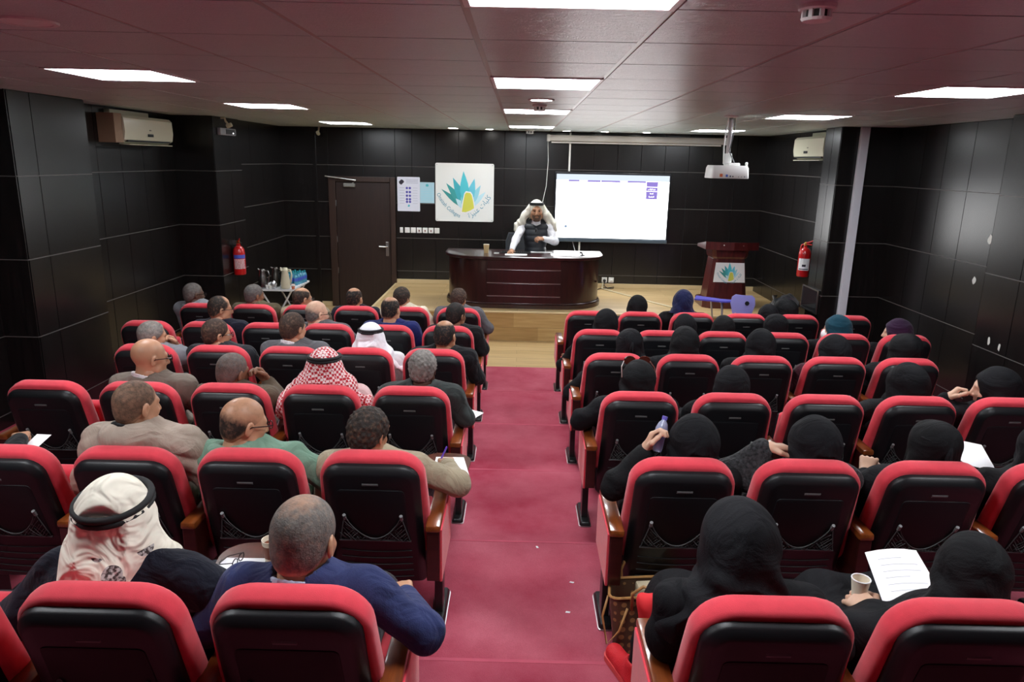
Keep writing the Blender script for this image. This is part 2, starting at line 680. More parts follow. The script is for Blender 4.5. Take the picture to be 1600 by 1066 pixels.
wb = struct('wall_back', MB().box((-4.6, BACK, -0.1), (4.7, BACK + 0.2, CEIL + 0.1)), M_GROOVE)
xs = [-3.97, -3.40, -3.19, -2.61, -2.08, -1.80, -1.41, -1.03, -0.65, -0.27, 0.08, 0.44, 0.82, 1.20, 1.59, 1.98, 2.37, 2.76, 3.15, 3.54, 4.03]
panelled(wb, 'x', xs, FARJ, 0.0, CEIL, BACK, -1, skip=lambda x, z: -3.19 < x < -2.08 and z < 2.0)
obj('corner_post', MB().box((-3.44, BACK - 0.03, 0), (-3.38, BACK - 0.012, CEIL), c=0.004), M_PANEL, wb)
obj('skirting_board', MB().box((STX, BACK - 0.03, STZ), (XRF, BACK - 0.012, STZ + 0.07), c=0.003), M_SKIRT, wb)
obj('skirting_board', MB().box((-3.38, BACK - 0.03, 0), (-3.20, BACK - 0.012, 0.07), c=0.003), M_SKIRT, wb)

wl = struct('wall_left', MB().box((XL - 0.2, REAR, -0.1), (XL, BACK, CEIL + 0.1)).box((XL, 10.4, -0.1), (XLF, BACK, CEIL + 0.1)), M_GROOVE)
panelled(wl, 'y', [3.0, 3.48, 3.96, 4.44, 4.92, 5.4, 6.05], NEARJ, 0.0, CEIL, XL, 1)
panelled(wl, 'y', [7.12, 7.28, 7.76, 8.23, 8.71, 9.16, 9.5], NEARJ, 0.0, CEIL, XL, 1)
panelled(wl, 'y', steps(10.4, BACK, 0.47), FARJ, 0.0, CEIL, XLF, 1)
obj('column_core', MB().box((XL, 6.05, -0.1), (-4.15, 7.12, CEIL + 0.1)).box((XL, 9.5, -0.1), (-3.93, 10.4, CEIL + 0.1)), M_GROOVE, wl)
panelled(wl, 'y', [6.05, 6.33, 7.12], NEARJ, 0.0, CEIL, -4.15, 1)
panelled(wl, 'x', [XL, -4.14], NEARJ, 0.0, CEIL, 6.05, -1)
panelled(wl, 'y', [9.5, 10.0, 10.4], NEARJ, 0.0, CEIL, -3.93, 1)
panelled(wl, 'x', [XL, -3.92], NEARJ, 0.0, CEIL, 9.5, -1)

wr = struct('wall_right', MB().box((XR, REAR, -0.1), (XR + 0.2, BACK, CEIL + 0.1)).box((XRF, 9.45, -0.1), (XR, BACK, CEIL + 0.1)), M_GROOVE)
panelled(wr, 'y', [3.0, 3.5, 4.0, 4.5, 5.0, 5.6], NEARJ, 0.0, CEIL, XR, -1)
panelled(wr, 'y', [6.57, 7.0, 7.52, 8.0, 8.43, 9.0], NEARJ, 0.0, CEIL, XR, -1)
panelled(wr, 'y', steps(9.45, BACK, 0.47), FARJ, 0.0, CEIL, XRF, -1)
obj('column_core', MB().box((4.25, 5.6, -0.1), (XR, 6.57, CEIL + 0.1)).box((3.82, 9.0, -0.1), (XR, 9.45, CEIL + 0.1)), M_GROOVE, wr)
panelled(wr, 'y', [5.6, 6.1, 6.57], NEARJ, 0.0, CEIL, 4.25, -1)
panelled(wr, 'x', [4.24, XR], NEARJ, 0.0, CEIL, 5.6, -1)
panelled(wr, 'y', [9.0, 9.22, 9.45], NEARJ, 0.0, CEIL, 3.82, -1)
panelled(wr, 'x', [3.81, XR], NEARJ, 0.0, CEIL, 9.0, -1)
M_CHIP = mat('bare_plaster_chip', srgb(205, 203, 196), 0.9)


def chip(parent, x, y, z, sx, sz, seed):
    """a patch where the laminate has torn off and pale board shows"""
    r = random.Random(seed)
    pts = [(sx * math.cos(a) * r.uniform(0.55, 1), sz * math.sin(a) * r.uniform(0.55, 1)) for a in [2 * PI * i / 9 for i in range(9)]]
    M = Matrix.Translation((x, y, z)) @ Matrix(((0, 0, -1, 0), (1, 0, 0, 0), (0, 1, 0, 0), (0, 0, 0, 1)))
    obj('torn_patch', MB().prism(pts, -0.001, 0.0015, M), M_CHIP, parent)


for n_, (y, z, sx, sz) in enumerate([(7.02, 1.86, 0.045, 0.06), (6.83, 1.83, 0.045, 0.05), (7.15, 1.44, 0.04, 0.05), (6.95, 1.40, 0.035, 0.08),
                                     (6.35, 1.02, 0.02, 0.06), (6.2, 1.0, 0.02, 0.05)]):
    chip(wr, (XR if y > 6.57 else 4.25) - 0.0125, y, z, sx, sz, 40 + n_)
obj('wall_conduit', MB().box((4.02, 8.93, 0.0), (4.12, 8.985, CEIL), c=0.006), mat('white_conduit', srgb(214, 214, 222), 0.4), wr)

wrear = struct('wall_rear', MB().box((-4.7, REAR - 0.2, -0.1), (4.8, REAR, CEIL + 0.1)), M_PANEL)

# ---- door in the back wall
door = struct('door_1', MB().box((-3.07, BACK - 0.045, 0.0), (-2.17, BACK - 0.002, 2.10), c=0.004), M_DOOR)
for lo, hi in [((-3.19, 0.0), (-3.075, 2.19)), ((-2.165, 0.0), (-2.08, 2.19)), ((-3.075, 2.105), (-2.165, 2.19))]:
    obj('door_frame', MB().box((lo[0], BACK - 0.075, lo[1]), (hi[0], BACK, hi[1]), c=0.008), M_DOORF, door)
hpl = obj('handle_plate', MB().box((-2.255, BACK - 0.055, 0.88), (-2.205, BACK - 0.044, 1.12), c=0.004), M_CHROME, door)
obj('door_handle', MB().tube([(-2.23, BACK - 0.05, 1.04), (-2.23, BACK - 0.10, 1.04), (-2.26, BACK - 0.105, 1.042), (-2.36, BACK - 0.10, 1.045)], 0.011), M_CHROME, door)
for z in (0.62, 1.15, 1.75):
    obj('hinge', MB().tube([(-3.075, BACK - 0.05, z - 0.05), (-3.075, BACK - 0.05, z + 0.05)], 0.010), M_CHROME, door)
obj('door_closer', MB().box((-2.93, BACK - 0.10, 2.02), (-2.74, BACK - 0.045, 2.08), c=0.008), mat('aluminium', srgb(170, 170, 165), 0.35, metal=0.8), door)
obj('closer_arm', MB().tube([(-2.78, BACK - 0.085, 2.085), (-2.72, BACK - 0.1, 2.13), (-3.22, BACK - 0.14, 2.19)], 0.010), MATS['aluminium'], door)

# ---- ceiling: slab, bars and separate tiles
T = 0.66
GX, GY = -0.189, 2.468
ceil = struct('ceiling', MB().box((-4.7, REAR, CEIL + 0.03), (4.8, BACK + 0.2, CEIL + 0.2)), M_TILE)
cols = range(-7, 8)
rows_ = range(-3, 15)
LIGHTS = [(c, r) for r in (-1, 3, 7, 12) for c in (-4, 0, 4)]
tile_me = MB().box((-T / 2 + 0.013, -T / 2 + 0.006, 0), (T / 2 - 0.013, T / 2 - 0.006, 0.02)).mesh('ceiling_tile')
for c in cols:
    for r in rows_:
        if (c, r) in LIGHTS:
            continue
        x0, x1 = GX + c * T, GX + (c + 1) * T
        y0, y1 = GY + r * T, GY + (r + 1) * T
        cx0, cx1, cy1 = max(x0, XL), min(x1, XR), min(y1, BACK)
        if cx1 - cx0 < 0.05 or cy1 - y0 < 0.05:
            continue
        if cx1 - cx0 < T - 0.01 or cy1 - y0 < T - 0.01:
            hx, hy = (cx1 - cx0) / 2, (cy1 - y0) / 2
            me = MB().box((-hx + 0.013, -hy + 0.006, 0), (hx - 0.013, hy - 0.006, 0.02)).mesh('ceiling_tile')
        else:
            me = tile_me
        obj('ceiling_tile', me, M_TILE, ceil, ((cx0 + cx1) / 2, (y0 + cy1) / 2, CEIL + 0.001 * RNG.random()))
obj('ceiling_tile', MB().box((XL, REAR, 0), (XR, GY - 3 * T, 0.02)), M_TILE, ceil, (0, 0, CEIL))
for c in cols:
    x = GX + c * T
    if XL < x < XR:
        obj('ceiling_bar', MB().box((-0.016, GY - 3 * T, 0), (0.016, BACK, 0.03)), M_TBAR, ceil, (x, 0, CEIL + 0.004))
for r in range(-3, 15):
    obj('ceiling_bar', MB().box((XL, -0.008, 0), (XR, 0.008, 0.02)), mat('ceiling_bar_dark', srgb(120, 96, 98), 0.5), ceil, (0, GY + r * T, CEIL + 0.012))

# ---- lamps
M_LAMP = mat_emit('lamp_diffuser', (0.92, 0.96, 1.0), PANEL_POWER)
M_SPOT = mat_emit('downlight_diffuser', (1.0, 0.97, 0.92), SPOT_POWER)
fr = MB()
for lo, hi in [((-T / 2, -T / 2), (T / 2, -T / 2 + 0.02)), ((-T / 2, T / 2 - 0.02), (T / 2, T / 2)),
               ((-T / 2, -T / 2 + 0.02), (-T / 2 + 0.02, T / 2 - 0.02)), ((T / 2 - 0.02, -T / 2 + 0.02), (T / 2, T / 2 - 0.02))]:
    fr.box((lo[0], lo[1], -0.006), (hi[0], hi[1], 0.03))
fr_me = fr.mesh('frame')
df_me = MB().box((-T / 2 + 0.02, -T / 2 + 0.02, 0.0), (T / 2 - 0.02, T / 2 - 0.02, 0.02)).mesh('diffuser')
WHERE_R = {-1: 'nearest the camera', 3: 'in the second row from the camera', 7: 'in the third row from the camera', 12: 'in the row nearest the stage wall'}
WHERE_C = {-4: 'left', 0: 'middle', 4: 'right'}
for c, r in LIGHTS:
    t = thing('ceiling_light', 'square white ceiling light panel, %s column, %s' % (WHERE_C[c], WHERE_R[r]), 'ceiling light',
              (GX + (c + 0.5) * T, GY + (r + 0.5) * T, CEIL), group='ceiling light panels')
    obj('frame', fr_me, M_WHITE, t)
    obj('diffuser', df_me, M_LAMP, t)


def downlight(x, y, r, label, mm=None):
    t = thing('downlight', label, 'downlight', (x, y, CEIL), group='round downlights')
    obj('trim_ring', MB().lathe([(r * 1.25, 0.0), (r * 1.22, -0.008), (r, -0.008), (r, 0.0)], 24), M_WHITE, t)
    obj('diffuser', MB().lathe([(r, -0.003), (r * 0.98, -0.006), (0.001, -0.006)], 24), mm or M_SPOT, t)


downlight(-1.06, 11.62, 0.075, 'round ceiling downlight above the lotus sign')
downlight(-0.5, 11.75, 0.06, 'round ceiling downlight between the sign and the speaker')
downlight(0.15, 6.0, 0.085, 'round ceiling downlight in the middle of the room')
downlight(0.70, 11.75, 0.06, 'round ceiling downlight left above the screen housing')
downlight(1.30, 11.75, 0.06, 'round ceiling downlight in the middle above the display')
downlight(1.95, 11.75, 0.06, 'round ceiling downlight right above the display')
downlight(-1.87, 2.91, 0.085, 'unlit round ceiling downlight at the near left corner', M_WHITE)


def detector(x, y, s, label):
    t = thing('smoke_detector', label, 'smoke detector', (x, y, CEIL), group='smoke detectors')
    obj('base', MB().lathe([(0.055 * s, 0.0), (0.055 * s, -0.012 * s), (0.05 * s, -0.016 * s)], 20), M_WHITE, t)
    b = MB()
    for i in range(8):
        a = 2 * PI * i / 8
        b.box((0.034 * s, -0.006 * s, -0.038 * s), (0.044 * s, 0.006 * s, -0.014 * s), Matrix.Rotation(a, 4, 'Z'))
    obj('vane_ring', b, M_WHITE, t)
    obj('sensor', MB().lathe([(0.034 * s, -0.014 * s), (0.034 * s, -0.036 * s)], 16), mat('sensor_dark', srgb(70, 66, 64), 0.6), t)
    obj('cap', MB().lathe([(0.046 * s, -0.038 * s), (0.04 * s, -0.046 * s), (0.01, -0.048 * s)], 20), M_WHITE, t)


detector(0.88, 2.36, 1.0, 'white smoke detector at the top edge beside the nearest light')
detector(0.15, 6.55, 1.15, 'white smoke detector behind the middle downlight')
detector(0.13, 11.75, 1.3, 'white smoke detector above the standing speaker')
# ================================================================== AUDITORIUM CHAIRS
# local frame of a chair: origin on the step under the rear top edge of the back, +y towards the stage
VD = Vector((0, -0.28, 0.96))
ND = Vector((0, -0.96, -0.28))
B0 = Vector((0, 0.205, 0.24))


def outline(hb, ht, v0, v1, rb, rt, n=7):
    pts = []
    for cx, cy, r, a0 in [(hb - rb, v0 + rb, rb, -PI / 2), (ht - rt, v1 - rt, rt, 0.0), (-(ht - rt), v1 - rt, rt, PI / 2), (-(hb - rb), v0 + rb, rb, PI)]:
        for i in range(n):
            a = a0 + (PI / 2) * i / (n - 1)
            pts.append((cx + r * math.cos(a), cy + r * math.sin(a)))
    return pts


def inset(poly, d):
    out = []
    n = len(poly)
    for i in range(n):
        p0, p, p1 = Vector(poly[i - 1]), Vector(poly[i]), Vector(poly[(i + 1) % n])
        e = (p1 - p0)
        e.normalize()
        out.append((p.x - e.y * d, p.y + e.x * d))
    return out


def slab(poly, layers, crown=0.0):
    b = MB()
    rings = []
    for nn, d in layers:
        pl = inset(poly, d) if d else poly
        rings.append([tuple(B0 + Vector((u, 0, 0)) + VD * v + ND * (nn - crown * (u * u) * 4)) for u, v in pl])
    return b.loft(rings)


def PB(u, v, n_):
    return tuple(B0 + Vector((u, 0, 0)) + VD * v + ND * n_)


cush = outline(0.256, 0.236, 0.17, 0.732, 0.05, 0.13, 9)
shl = outline(0.224, 0.214, 0.0, 0.706, 0.035, 0.085, 7)
CH = {}
CH['back_cushion'] = (slab(cush, [(-0.095, 0.05), (-0.088, 0.020), (-0.072, 0.005), (-0.05, 0.0), (-0.016, 0.0), (-0.004, 0.006), (0.0, 0.02)]).mesh('back_cushion', auto=50), M_RED)
CH['back_shell'] = (slab(shl, [(-0.002, 0.0), (0.016, 0.0), (0.024, 0.004), (0.042, 0.024), (0.046, 0.034)]).mesh('back_shell', auto=28), M_SHELL)
pnl = outline(0.158, 0.150, 0.30, 0.595, 0.012, 0.02, 4)
CH['back_panel'] = (slab(pnl, [(0.044, 0.0), (0.0485, 0.001), (0.050, 0.005)]).mesh('back_panel', auto=30), M_SHELL2)
b = MB()
for i in range(5):
    v = 0.05 + 0.042 * i
    b.tube([PB(u, v - 0.012 * math.cos(u / 0.17 * PI / 2) + 0.012, 0.046) for u in np.linspace(-0.165, 0.165, 7)], 0.0035, 4)
CH['lower_rib'] = (b.mesh('lower_rib'), M_SHELL2)
CH['handle_slot'] = (MB().loft([[PB(u, v, 0.0455) for u, v in [(-0.036, 0.618), (0.036, 0.618), (0.036, 0.632), (-0.036, 0.632)]],
                                [PB(u, v, 0.049) for u, v in [(-0.034, 0.620), (0.034, 0.620), (0.034, 0.626), (-0.034, 0.626)]]]).mesh('handle_slot'),
                     mat('slot_grey', (0.09, 0.09, 0.09), 0.4))
for sg, nm in ((-1, 'net_clip'), (1, 'net_clip_b')):
    CH[nm] = (MB().tube([PB(sg * 0.128, 0.425, 0.05), PB(sg * 0.128, 0.455, 0.058)], 0.008, 8).mesh('net_clip'), mat('clip_grey', (0.2, 0.2, 0.2), 0.35))
CH['net_rail'] = (MB().tube([PB(-0.165, 0.295, 0.052), PB(0.165, 0.295, 0.052)], 0.005, 6).mesh('net_rail'), mat('rail_grey', (0.05, 0.05, 0.052), 0.4))


def net_top(u):
    return 0.445 - 0.135 * math.cos(u / 0.128 * PI / 2) ** 0.8 if abs(u) < 0.128 else 0.445 - (abs(u) - 0.128) * 3.6


b = MB()
b.tube([PB(u, net_top(u), 0.056) for u in np.linspace(-0.128, 0.128, 13)], 0.0028, 4)
for sg in (-1, 1):
    b.tube([PB(sg * 0.128, 0.445, 0.055), PB(sg * 0.160, 0.298, 0.053)], 0.0028, 4)
for i in range(-9, 10):
    for sg in (-1, 1):
        u0 = i * 0.0165
        pts = []
        for s_ in range(7):
            v = 0.297 + 0.025 * s_
            u = u0 + sg * 0.02 * s_
            if abs(u) < 0.158 and v < net_top(u) + 0.004 and v < 0.445:
                pts.append(PB(u + 0.003 * math.sin(i * 3 + s_), v, 0.054 + 0.004 * math.sin(i + s_)))
        if len(pts) > 1:
            b.tube(pts, 0.0021, 3)
CH['net'] = (b.mesh('net'), M_NET)
CH['seat_cushion'] = (MB().box((-0.205, 0.22, 0.375), (0.205, 0.66, 0.465), c=0.03).mesh('seat_cushion', auto=60), M_RED)
CH['seat_pan'] = (MB().box((-0.195, 0.23, 0.345), (0.195, 0.62, 0.376), c=0.01).mesh('seat_pan'), M_SHELL)
CH['arm_pad'] = (MB().box((-0.034, 0.0, 0.592), (0.034, 0.44, 0.625), c=0.009).mesh('arm_pad', auto=40), M_ARMWOOD)
CH['arm_frame'] = (MB().box((-0.029, 0.008, 0.345), (0.029, 0.425, 0.592), c=0.004).mesh('arm_frame'), M_DARKWOOD)
CH['leg'] = (MB().box((-0.02, 0.235, 0.02), (0.02, 0.325, 0.345), c=0.004).mesh('leg'), M_BLACKM)
CH['base_plate'] = (MB().loft([[(x, y, z) for x, y in inset(outline(0.036, 0.036, 0.16, 0.46, 0.02, 0.02, 4), d)] for z, d in [(0.0, 0.0), (0.018, 0.0), (0.03, 0.010)]]).mesh('base_plate', auto=40),
                    M_BLACKM)
CH['base_trim'] = (MB().loft([[(x, y, z) for x, y in inset(outline(0.040, 0.040, 0.155, 0.465, 0.022, 0.022, 4), d)] for z, d in [(0.0, 0.0), (0.006, 0.0), (0.007, 0.004)]]).mesh('base_trim'),
                   M_CHROME)
CH['side_panel'] = (MB().box((-0.006, 0.015, 0.338), (0.006, 0.42, 0.600), c=0.004).mesh('side_panel'), M_RED)
CH['writing_tablet'] = (MB().prism(outline(0.13, 0.13, 0.0, 0.33, 0.06, 0.10, 6), 0.0, 0.016).mesh('writing_tablet', auto=40),
                        mat_wood('tablet_brown', srgb(70, 36, 26), srgb(92, 50, 36), 0.25, (12, 3, 3), 0.5))
YT = [7.50, 6.35, 5.25, 4.09, 2.93, 1.765]
ROWW = ['front row', 'second row', 'third row', 'fourth row', 'fifth row', 'rearmost row']
SEATW = ['at the aisle', 'second from the aisle', 'third from the aisle', 'fourth from the aisle', 'fifth from the aisle', 'sixth from the aisle']


def seat_x(side, i):
    return (-0.63 - 0.545 * i) if side == 'L' else (0.75 + 0.562 * i)


def seat_y(side, k, i):
    # the rows are set at a very small angle to the aisle
    return YT[k] + (-0.012 * i if side == 'L' else 0.012 * i)


def make_chair(side, k, i, last):
    x = seat_x(side, i)
    t = thing('auditorium_chair', 'red and black auditorium chair %s, %s of the %s block' % (SEATW[i], ROWW[k], 'left' if side == 'L' else 'right'),
              'chair', (x, seat_y(side, k, i), RHO * k + (0.006 if k == 0 else 0)), group='red auditorium chairs in rows')
    P = {}
    for nm, par in (('back_cushion', None), ('back_shell', None), ('back_panel', 'back_shell'), ('handle_slot', 'back_shell'), ('lower_rib', 'back_shell'), ('net', None), ('net_rail', 'net'),
                    ('net_clip', 'net'), ('net_clip_b', 'net')):
        me, mm = CH[nm]
        P[nm] = obj('net_clip' if nm == 'net_clip_b' else nm, me, mm, P[par] if par else t)
    up = (side, k, i) not in OCCUPIED
    for nm in ('seat_cushion', 'seat_pan'):      # an empty seat is tipped up against the back
        me, mm = CH[nm]
        o = obj(nm, me, mm, t)
        if up:
            o.matrix_local = Matrix.Translation((0, 0.37, 0.42)) @ Matrix.Rotation(1.82, 4, 'X') @ Matrix.Translation((0, -0.24, -0.40)) @ Matrix.Diagonal((0.82, 0.86, 0.9, 1))
    s = 1 if side == 'L' else -1
    pitch = 0.545 if side == 'L' else 0.562
    offs = [s * pitch / 2] + ([-s * pitch / 2] if last else [])
    for ox_ in offs:
        fr_ = obj('arm_frame', CH['arm_frame'][0], CH['arm_frame'][1], t, (ox_, 0, 0))
        obj('arm_pad', CH['arm_pad'][0], CH['arm_pad'][1], fr_)
        if i == 0 and ox_ == offs[0]:
            obj('side_panel', CH['side_panel'][0], M_RED, fr_, (s * 0.035, 0, 0))
        lg = obj('leg', CH['leg'][0], CH['leg'][1], t, (ox_, 0, 0))
        obj('base_plate', CH['base_plate'][0], CH['base_plate'][1], lg)
        obj('base_trim', CH['base_trim'][0], CH['base_trim'][1], lg)
    return t


OCCUPIED = {('L', k, i) for k, ii in enumerate(((0, 1, 2, 3, 4, 5), (0, 1, 2, 4), (0, 1, 2, 3, 4), (0, 1, 2, 3), (0, 1, 2, 4), (0, 1))) for i in ii} | \
           {('R', k, i) for k, ii in enumerate(((1, 2, 3, 4), (0, 1, 2, 3, 4, 5), (0, 1, 2, 3, 4), (0, 1, 3, 4), (0, 1, 2, 3), (0, 1))) for i in ii}
CHAIRS = {}
for side, counts in (('L', [6, 6, 5, 5, 5, 3]), ('R', [6, 6, 5, 5, 4, 3])):
    for k in range(6):
        for i in range(counts[k]):
            CHAIRS[side, k, i] = make_chair(side, k, i, i == counts[k] - 1)


def tablet(side, k, i, dx, dy, rz):
    c = CHAIRS[side, k, i]
    o = obj('writing_tablet', CH['writing_tablet'][0], CH['writing_tablet'][1], c, (dx, dy, 0.63), (0, 0, rz))
    return o


# ================================================================== SOFT SHAPES (distance fields turned into meshes)
class SDF:
    def __init__(s, lo, hi, h):
        s.lo = np.array(lo, float)
        s.h = h
        n = np.ceil((np.array(hi, float) - s.lo) / h).astype(int) + 1
        s.n = n
        s.ax = [(s.lo[i] + h * np.arange(n[i])).astype(np.float32) for i in range(3)]
        s.D = np.full(n, 9.0, np.float32)

    def blk(s, lo, hi):
        sl = []
        for i in range(3):
            a = int(max(0, math.floor((lo[i] - s.lo[i]) / s.h)))
            b = int(min(s.n[i], math.ceil((hi[i] - s.lo[i]) / s.h) + 1))
            if b <= a:
                return None
            sl.append(slice(a, b))
        X = s.ax[0][sl[0]][:, None, None]
        Y = s.ax[1][sl[1]][None, :, None]
        Z = s.ax[2][sl[2]][None, None, :]
        return tuple(sl), X, Y, Z

    def mix(s, sl, d, k, op):
        a = s.D[sl]
        if op == 'u':
            if k > 0:
                hh = np.clip(k - np.abs(a - d), 0, None) / k
                s.D[sl] = np.minimum(a, d) - hh * hh * k * 0.25
            else:
                s.D[sl] = np.minimum(a, d)
        else:
            if k > 0:
                hh = np.clip(k - np.abs(a + d), 0, None) / k
                s.D[sl] = np.maximum(a, -d) + hh * hh * k * 0.25
            else:
                s.D[sl] = np.maximum(a, -d)

    def cone(s, p0, r0, p1, r1, k=0.02, op='u'):
        p0, p1 = np.array(p0, float), np.array(p1, float)
        m_ = k + 2.5 * s.h
        q = s.blk(np.minimum(p0 - r0, p1 - r1) - m_, np.maximum(p0 + r0, p1 + r1) + m_)
        if q is None:
            return s
        sl, X, Y, Z = q
        ba = p1 - p0
        L = float(ba @ ba) + 1e-9
        x, y, z = X - p0[0], Y - p0[1], Z - p0[2]
        t = np.clip((x * ba[0] + y * ba[1] + z * ba[2]) / L, 0, 1)
        d = np.sqrt((x - t * ba[0]) ** 2 + (y - t * ba[1]) ** 2 + (z - t * ba[2]) ** 2) - (r0 + t * (r1 - r0))
        s.mix(sl, d.astype(np.float32), k, op)
        return s

    def chain(s, pts, rs, k=0.02, op='u'):
        for a, b, ra, rb in zip(pts[:-1], pts[1:], rs[:-1], rs[1:]):
            s.cone(a, ra, b, rb, k, op)
        return s

    def ell(s, c, r, k=0.02, op='u', R=None):
        c, r = np.array(c, float), np.array(r, float)
        rr = np.full(3, r.max()) if R is not None else r
        m_ = k + 2.5 * s.h
        q = s.blk(c - rr - m_, c + rr + m_)
        if q is None:
            return s
        sl, X, Y, Z = q
        x, y, z = X - c[0], Y - c[1], Z - c[2]
        if R is not None:
            R = np.array(R)
            x, y, z = R[0, 0] * x + R[1, 0] * y + R[2, 0] * z, R[0, 1] * x + R[1, 1] * y + R[2, 1] * z, R[0, 2] * x + R[1, 2] * y + R[2, 2] * z
        k0 = np.sqrt((x / r[0]) ** 2 + (y / r[1]) ** 2 + (z / r[2]) ** 2)
        k1 = np.sqrt((x / r[0] ** 2) ** 2 + (y / r[1] ** 2) ** 2 + (z / r[2] ** 2) ** 2) + 1e-6
        d = k0 * (k0 - 1.0) / k1
        s.mix(sl, d.astype(np.float32), k, op)
        return s

    def grids(s):
        return s.ax[0][:, None, None], s.ax[1][None, :, None], s.ax[2][None, None, :]

    def clip(s, fn):
        """keep where fn(x,y,z) < 0"""
        s.D = np.maximum(s.D, fn(*s.grids()).astype(np.float32))
        return s

    def warp(s, fn):
        s.D = s.D + fn(*s.grids()).astype(np.float32)
        return s

    def nets(s):
        D = s.D
        S = D < 0
        n = D.shape
        c = np.zeros((n[0] - 1, n[1] - 1, n[2] - 1), np.int8)
        for i in (0, 1):
            for j in (0, 1):
                for k in (0, 1):
                    c += S[i:n[0] - 1 + i, j:n[1] - 1 + j, k:n[2] - 1 + k]
        mk = (c > 0) & (c < 8)
        cells = np.argwhere(mk)
        if len(cells) == 0:
            return np.zeros((0, 3)), np.zeros((0, 4), int)
        idx = np.full(c.shape, -1, np.int32)
        idx[mk] = np.arange(len(cells))
        acc = np.zeros((len(cells), 3))
        cnt = np.zeros(len(cells))
        corners = [(i, j, k) for i in (0, 1) for j in (0, 1) for k in (0, 1)]
        val = {cn: D[cells[:, 0] + cn[0], cells[:, 1] + cn[1], cells[:, 2] + cn[2]] for cn in corners}
        for a in corners:
            for ax in range(3):
                if a[ax] == 0:
                    b = list(a)
                    b[ax] = 1
                    b = tuple(b)
                    da, db = val[a], val[b]
                    cr = (da < 0) != (db < 0)
                    t = np.where(cr, da / np.where(cr, da - db, 1), 0)
                    p = np.array(a, float)[None, :].repeat(len(cells), 0)
                    p[:, ax] += t
                    acc += p * cr[:, None]
                    cnt += cr
        V = s.lo + (cells + acc / cnt[:, None]) * s.h
        F = []
        for ax in range(3):
            u, v = (ax + 1) % 3, (ax + 2) % 3
            sl0 = [slice(1, -1)] * 3
            sl1 = [slice(1, -1)] * 3
            sl0[ax] = slice(0, -1)
            sl1[ax] = slice(1, None)
            A, B = S[tuple(sl0)], S[tuple(sl1)]
            e = np.argwhere(A != B)
            if len(e) == 0:
                continue
            fl = A[e[:, 0], e[:, 1], e[:, 2]]
            e = e + 1
            e[:, ax] -= 1
            q = []
            for du, dv in ((-1, -1), (0, -1), (0, 0), (-1, 0)):
                cc = e.copy()
                cc[:, u] += du
                cc[:, v] += dv
                q.append(idx[cc[:, 0], cc[:, 1], cc[:, 2]])
            q = np.stack(q, 1)
            q[~fl] = q[~fl][:, ::-1]
            F.append(q)
        F = np.concatenate(F)
        F = F[(F >= 0).all(1)]
        return V, F


def xf(VF, M):
    V, F = VF
    M = np.array(M)
    V2 = V @ M[:3, :3].T + M[:3, 3]
    if np.linalg.det(M[:3, :3]) < 0:
        F = F[:, ::-1]
    return V2, F


def join(*parts):
    Vs, Fs, n = [], [], 0
    for V, F in parts:
        Vs.append(V)
        Fs.append(F + n)
        n += len(V)
    return np.concatenate(Vs), np.concatenate(Fs)


def soft(name, VF, material, parent):
    return obj(name, mesh_np(name, VF[0], VF[1], True), material, parent)


# ---- templates in the frame of a head: origin mid-head, +y the face, +z up
def head_shape(h):
    s = SDF((-0.13, -0.15, -0.2), (0.13, 0.16, 0.16), h)
    s.ell((0, -0.014, 0.032), (0.078, 0.098, 0.090), 0.01)
    s.ell((0, 0.028, -0.035), (0.064, 0.070, 0.088), 0.04)
    s.cone((-0.02, 0.060, -0.102), 0.024, (0.02, 0.060, -0.102), 0.024, 0.03)
    s.cone((-0.055, 0.02, -0.07), 0.022, (-0.02, 0.062, -0.10), 0.02, 0.03)
    s.cone((0.055, 0.02, -0.07), 0.022, (0.02, 0.062, -0.10), 0.02, 0.03)
    s.cone((-0.036, 0.078, 0.020), 0.012, (0.036, 0.078, 0.020), 0.012, 0.02)
    for e in (-1, 1):
        s.ell((e * 0.031, 0.100, 0.000), (0.019, 0.014, 0.011), 0.012, 's')
        s.cone((e * 0.048, 0.066, -0.028), 0.016, (e * 0.044, 0.06, -0.04), 0.016, 0.02)
    s.cone((0, 0.092, 0.012), 0.008, (0, 0.112, -0.034), 0.012, 0.012)
    s.cone((-0.012, 0.099, -0.038), 0.008, (0.012, 0.099, -0.038), 0.008, 0.008)
    s.cone((-0.02, 0.086, -0.066), 0.008, (0.02, 0.086, -0.066), 0.008, 0.008)
    s.cone((-0.016, 0.084, -0.077), 0.008, (0.016, 0.084, -0.077), 0.008, 0.006)
    for e in (-1, 1):
        Rr = Matrix.Rotation(e * 0.35, 3, 'Z') @ Matrix.Rotation(-0.2, 3, 'X')
        s.ell((e * 0.084, -0.008, -0.006), (0.009, 0.021, 0.034), 0.008, 'u', Rr)
        s.ell((e * 0.092, -0.002, -0.004), (0.007, 0.010, 0.018), 0.004, 's', Rr)
    s.cone((0, -0.018, -0.05), 0.055, (0, -0.040, -0.19), 0.060, 0.025)
    return s.nets()


def sst(a, b, x):
    x = np.clip((x - a) / (b - a), 0, 1)
    return x * x * (3 - 2 * x)


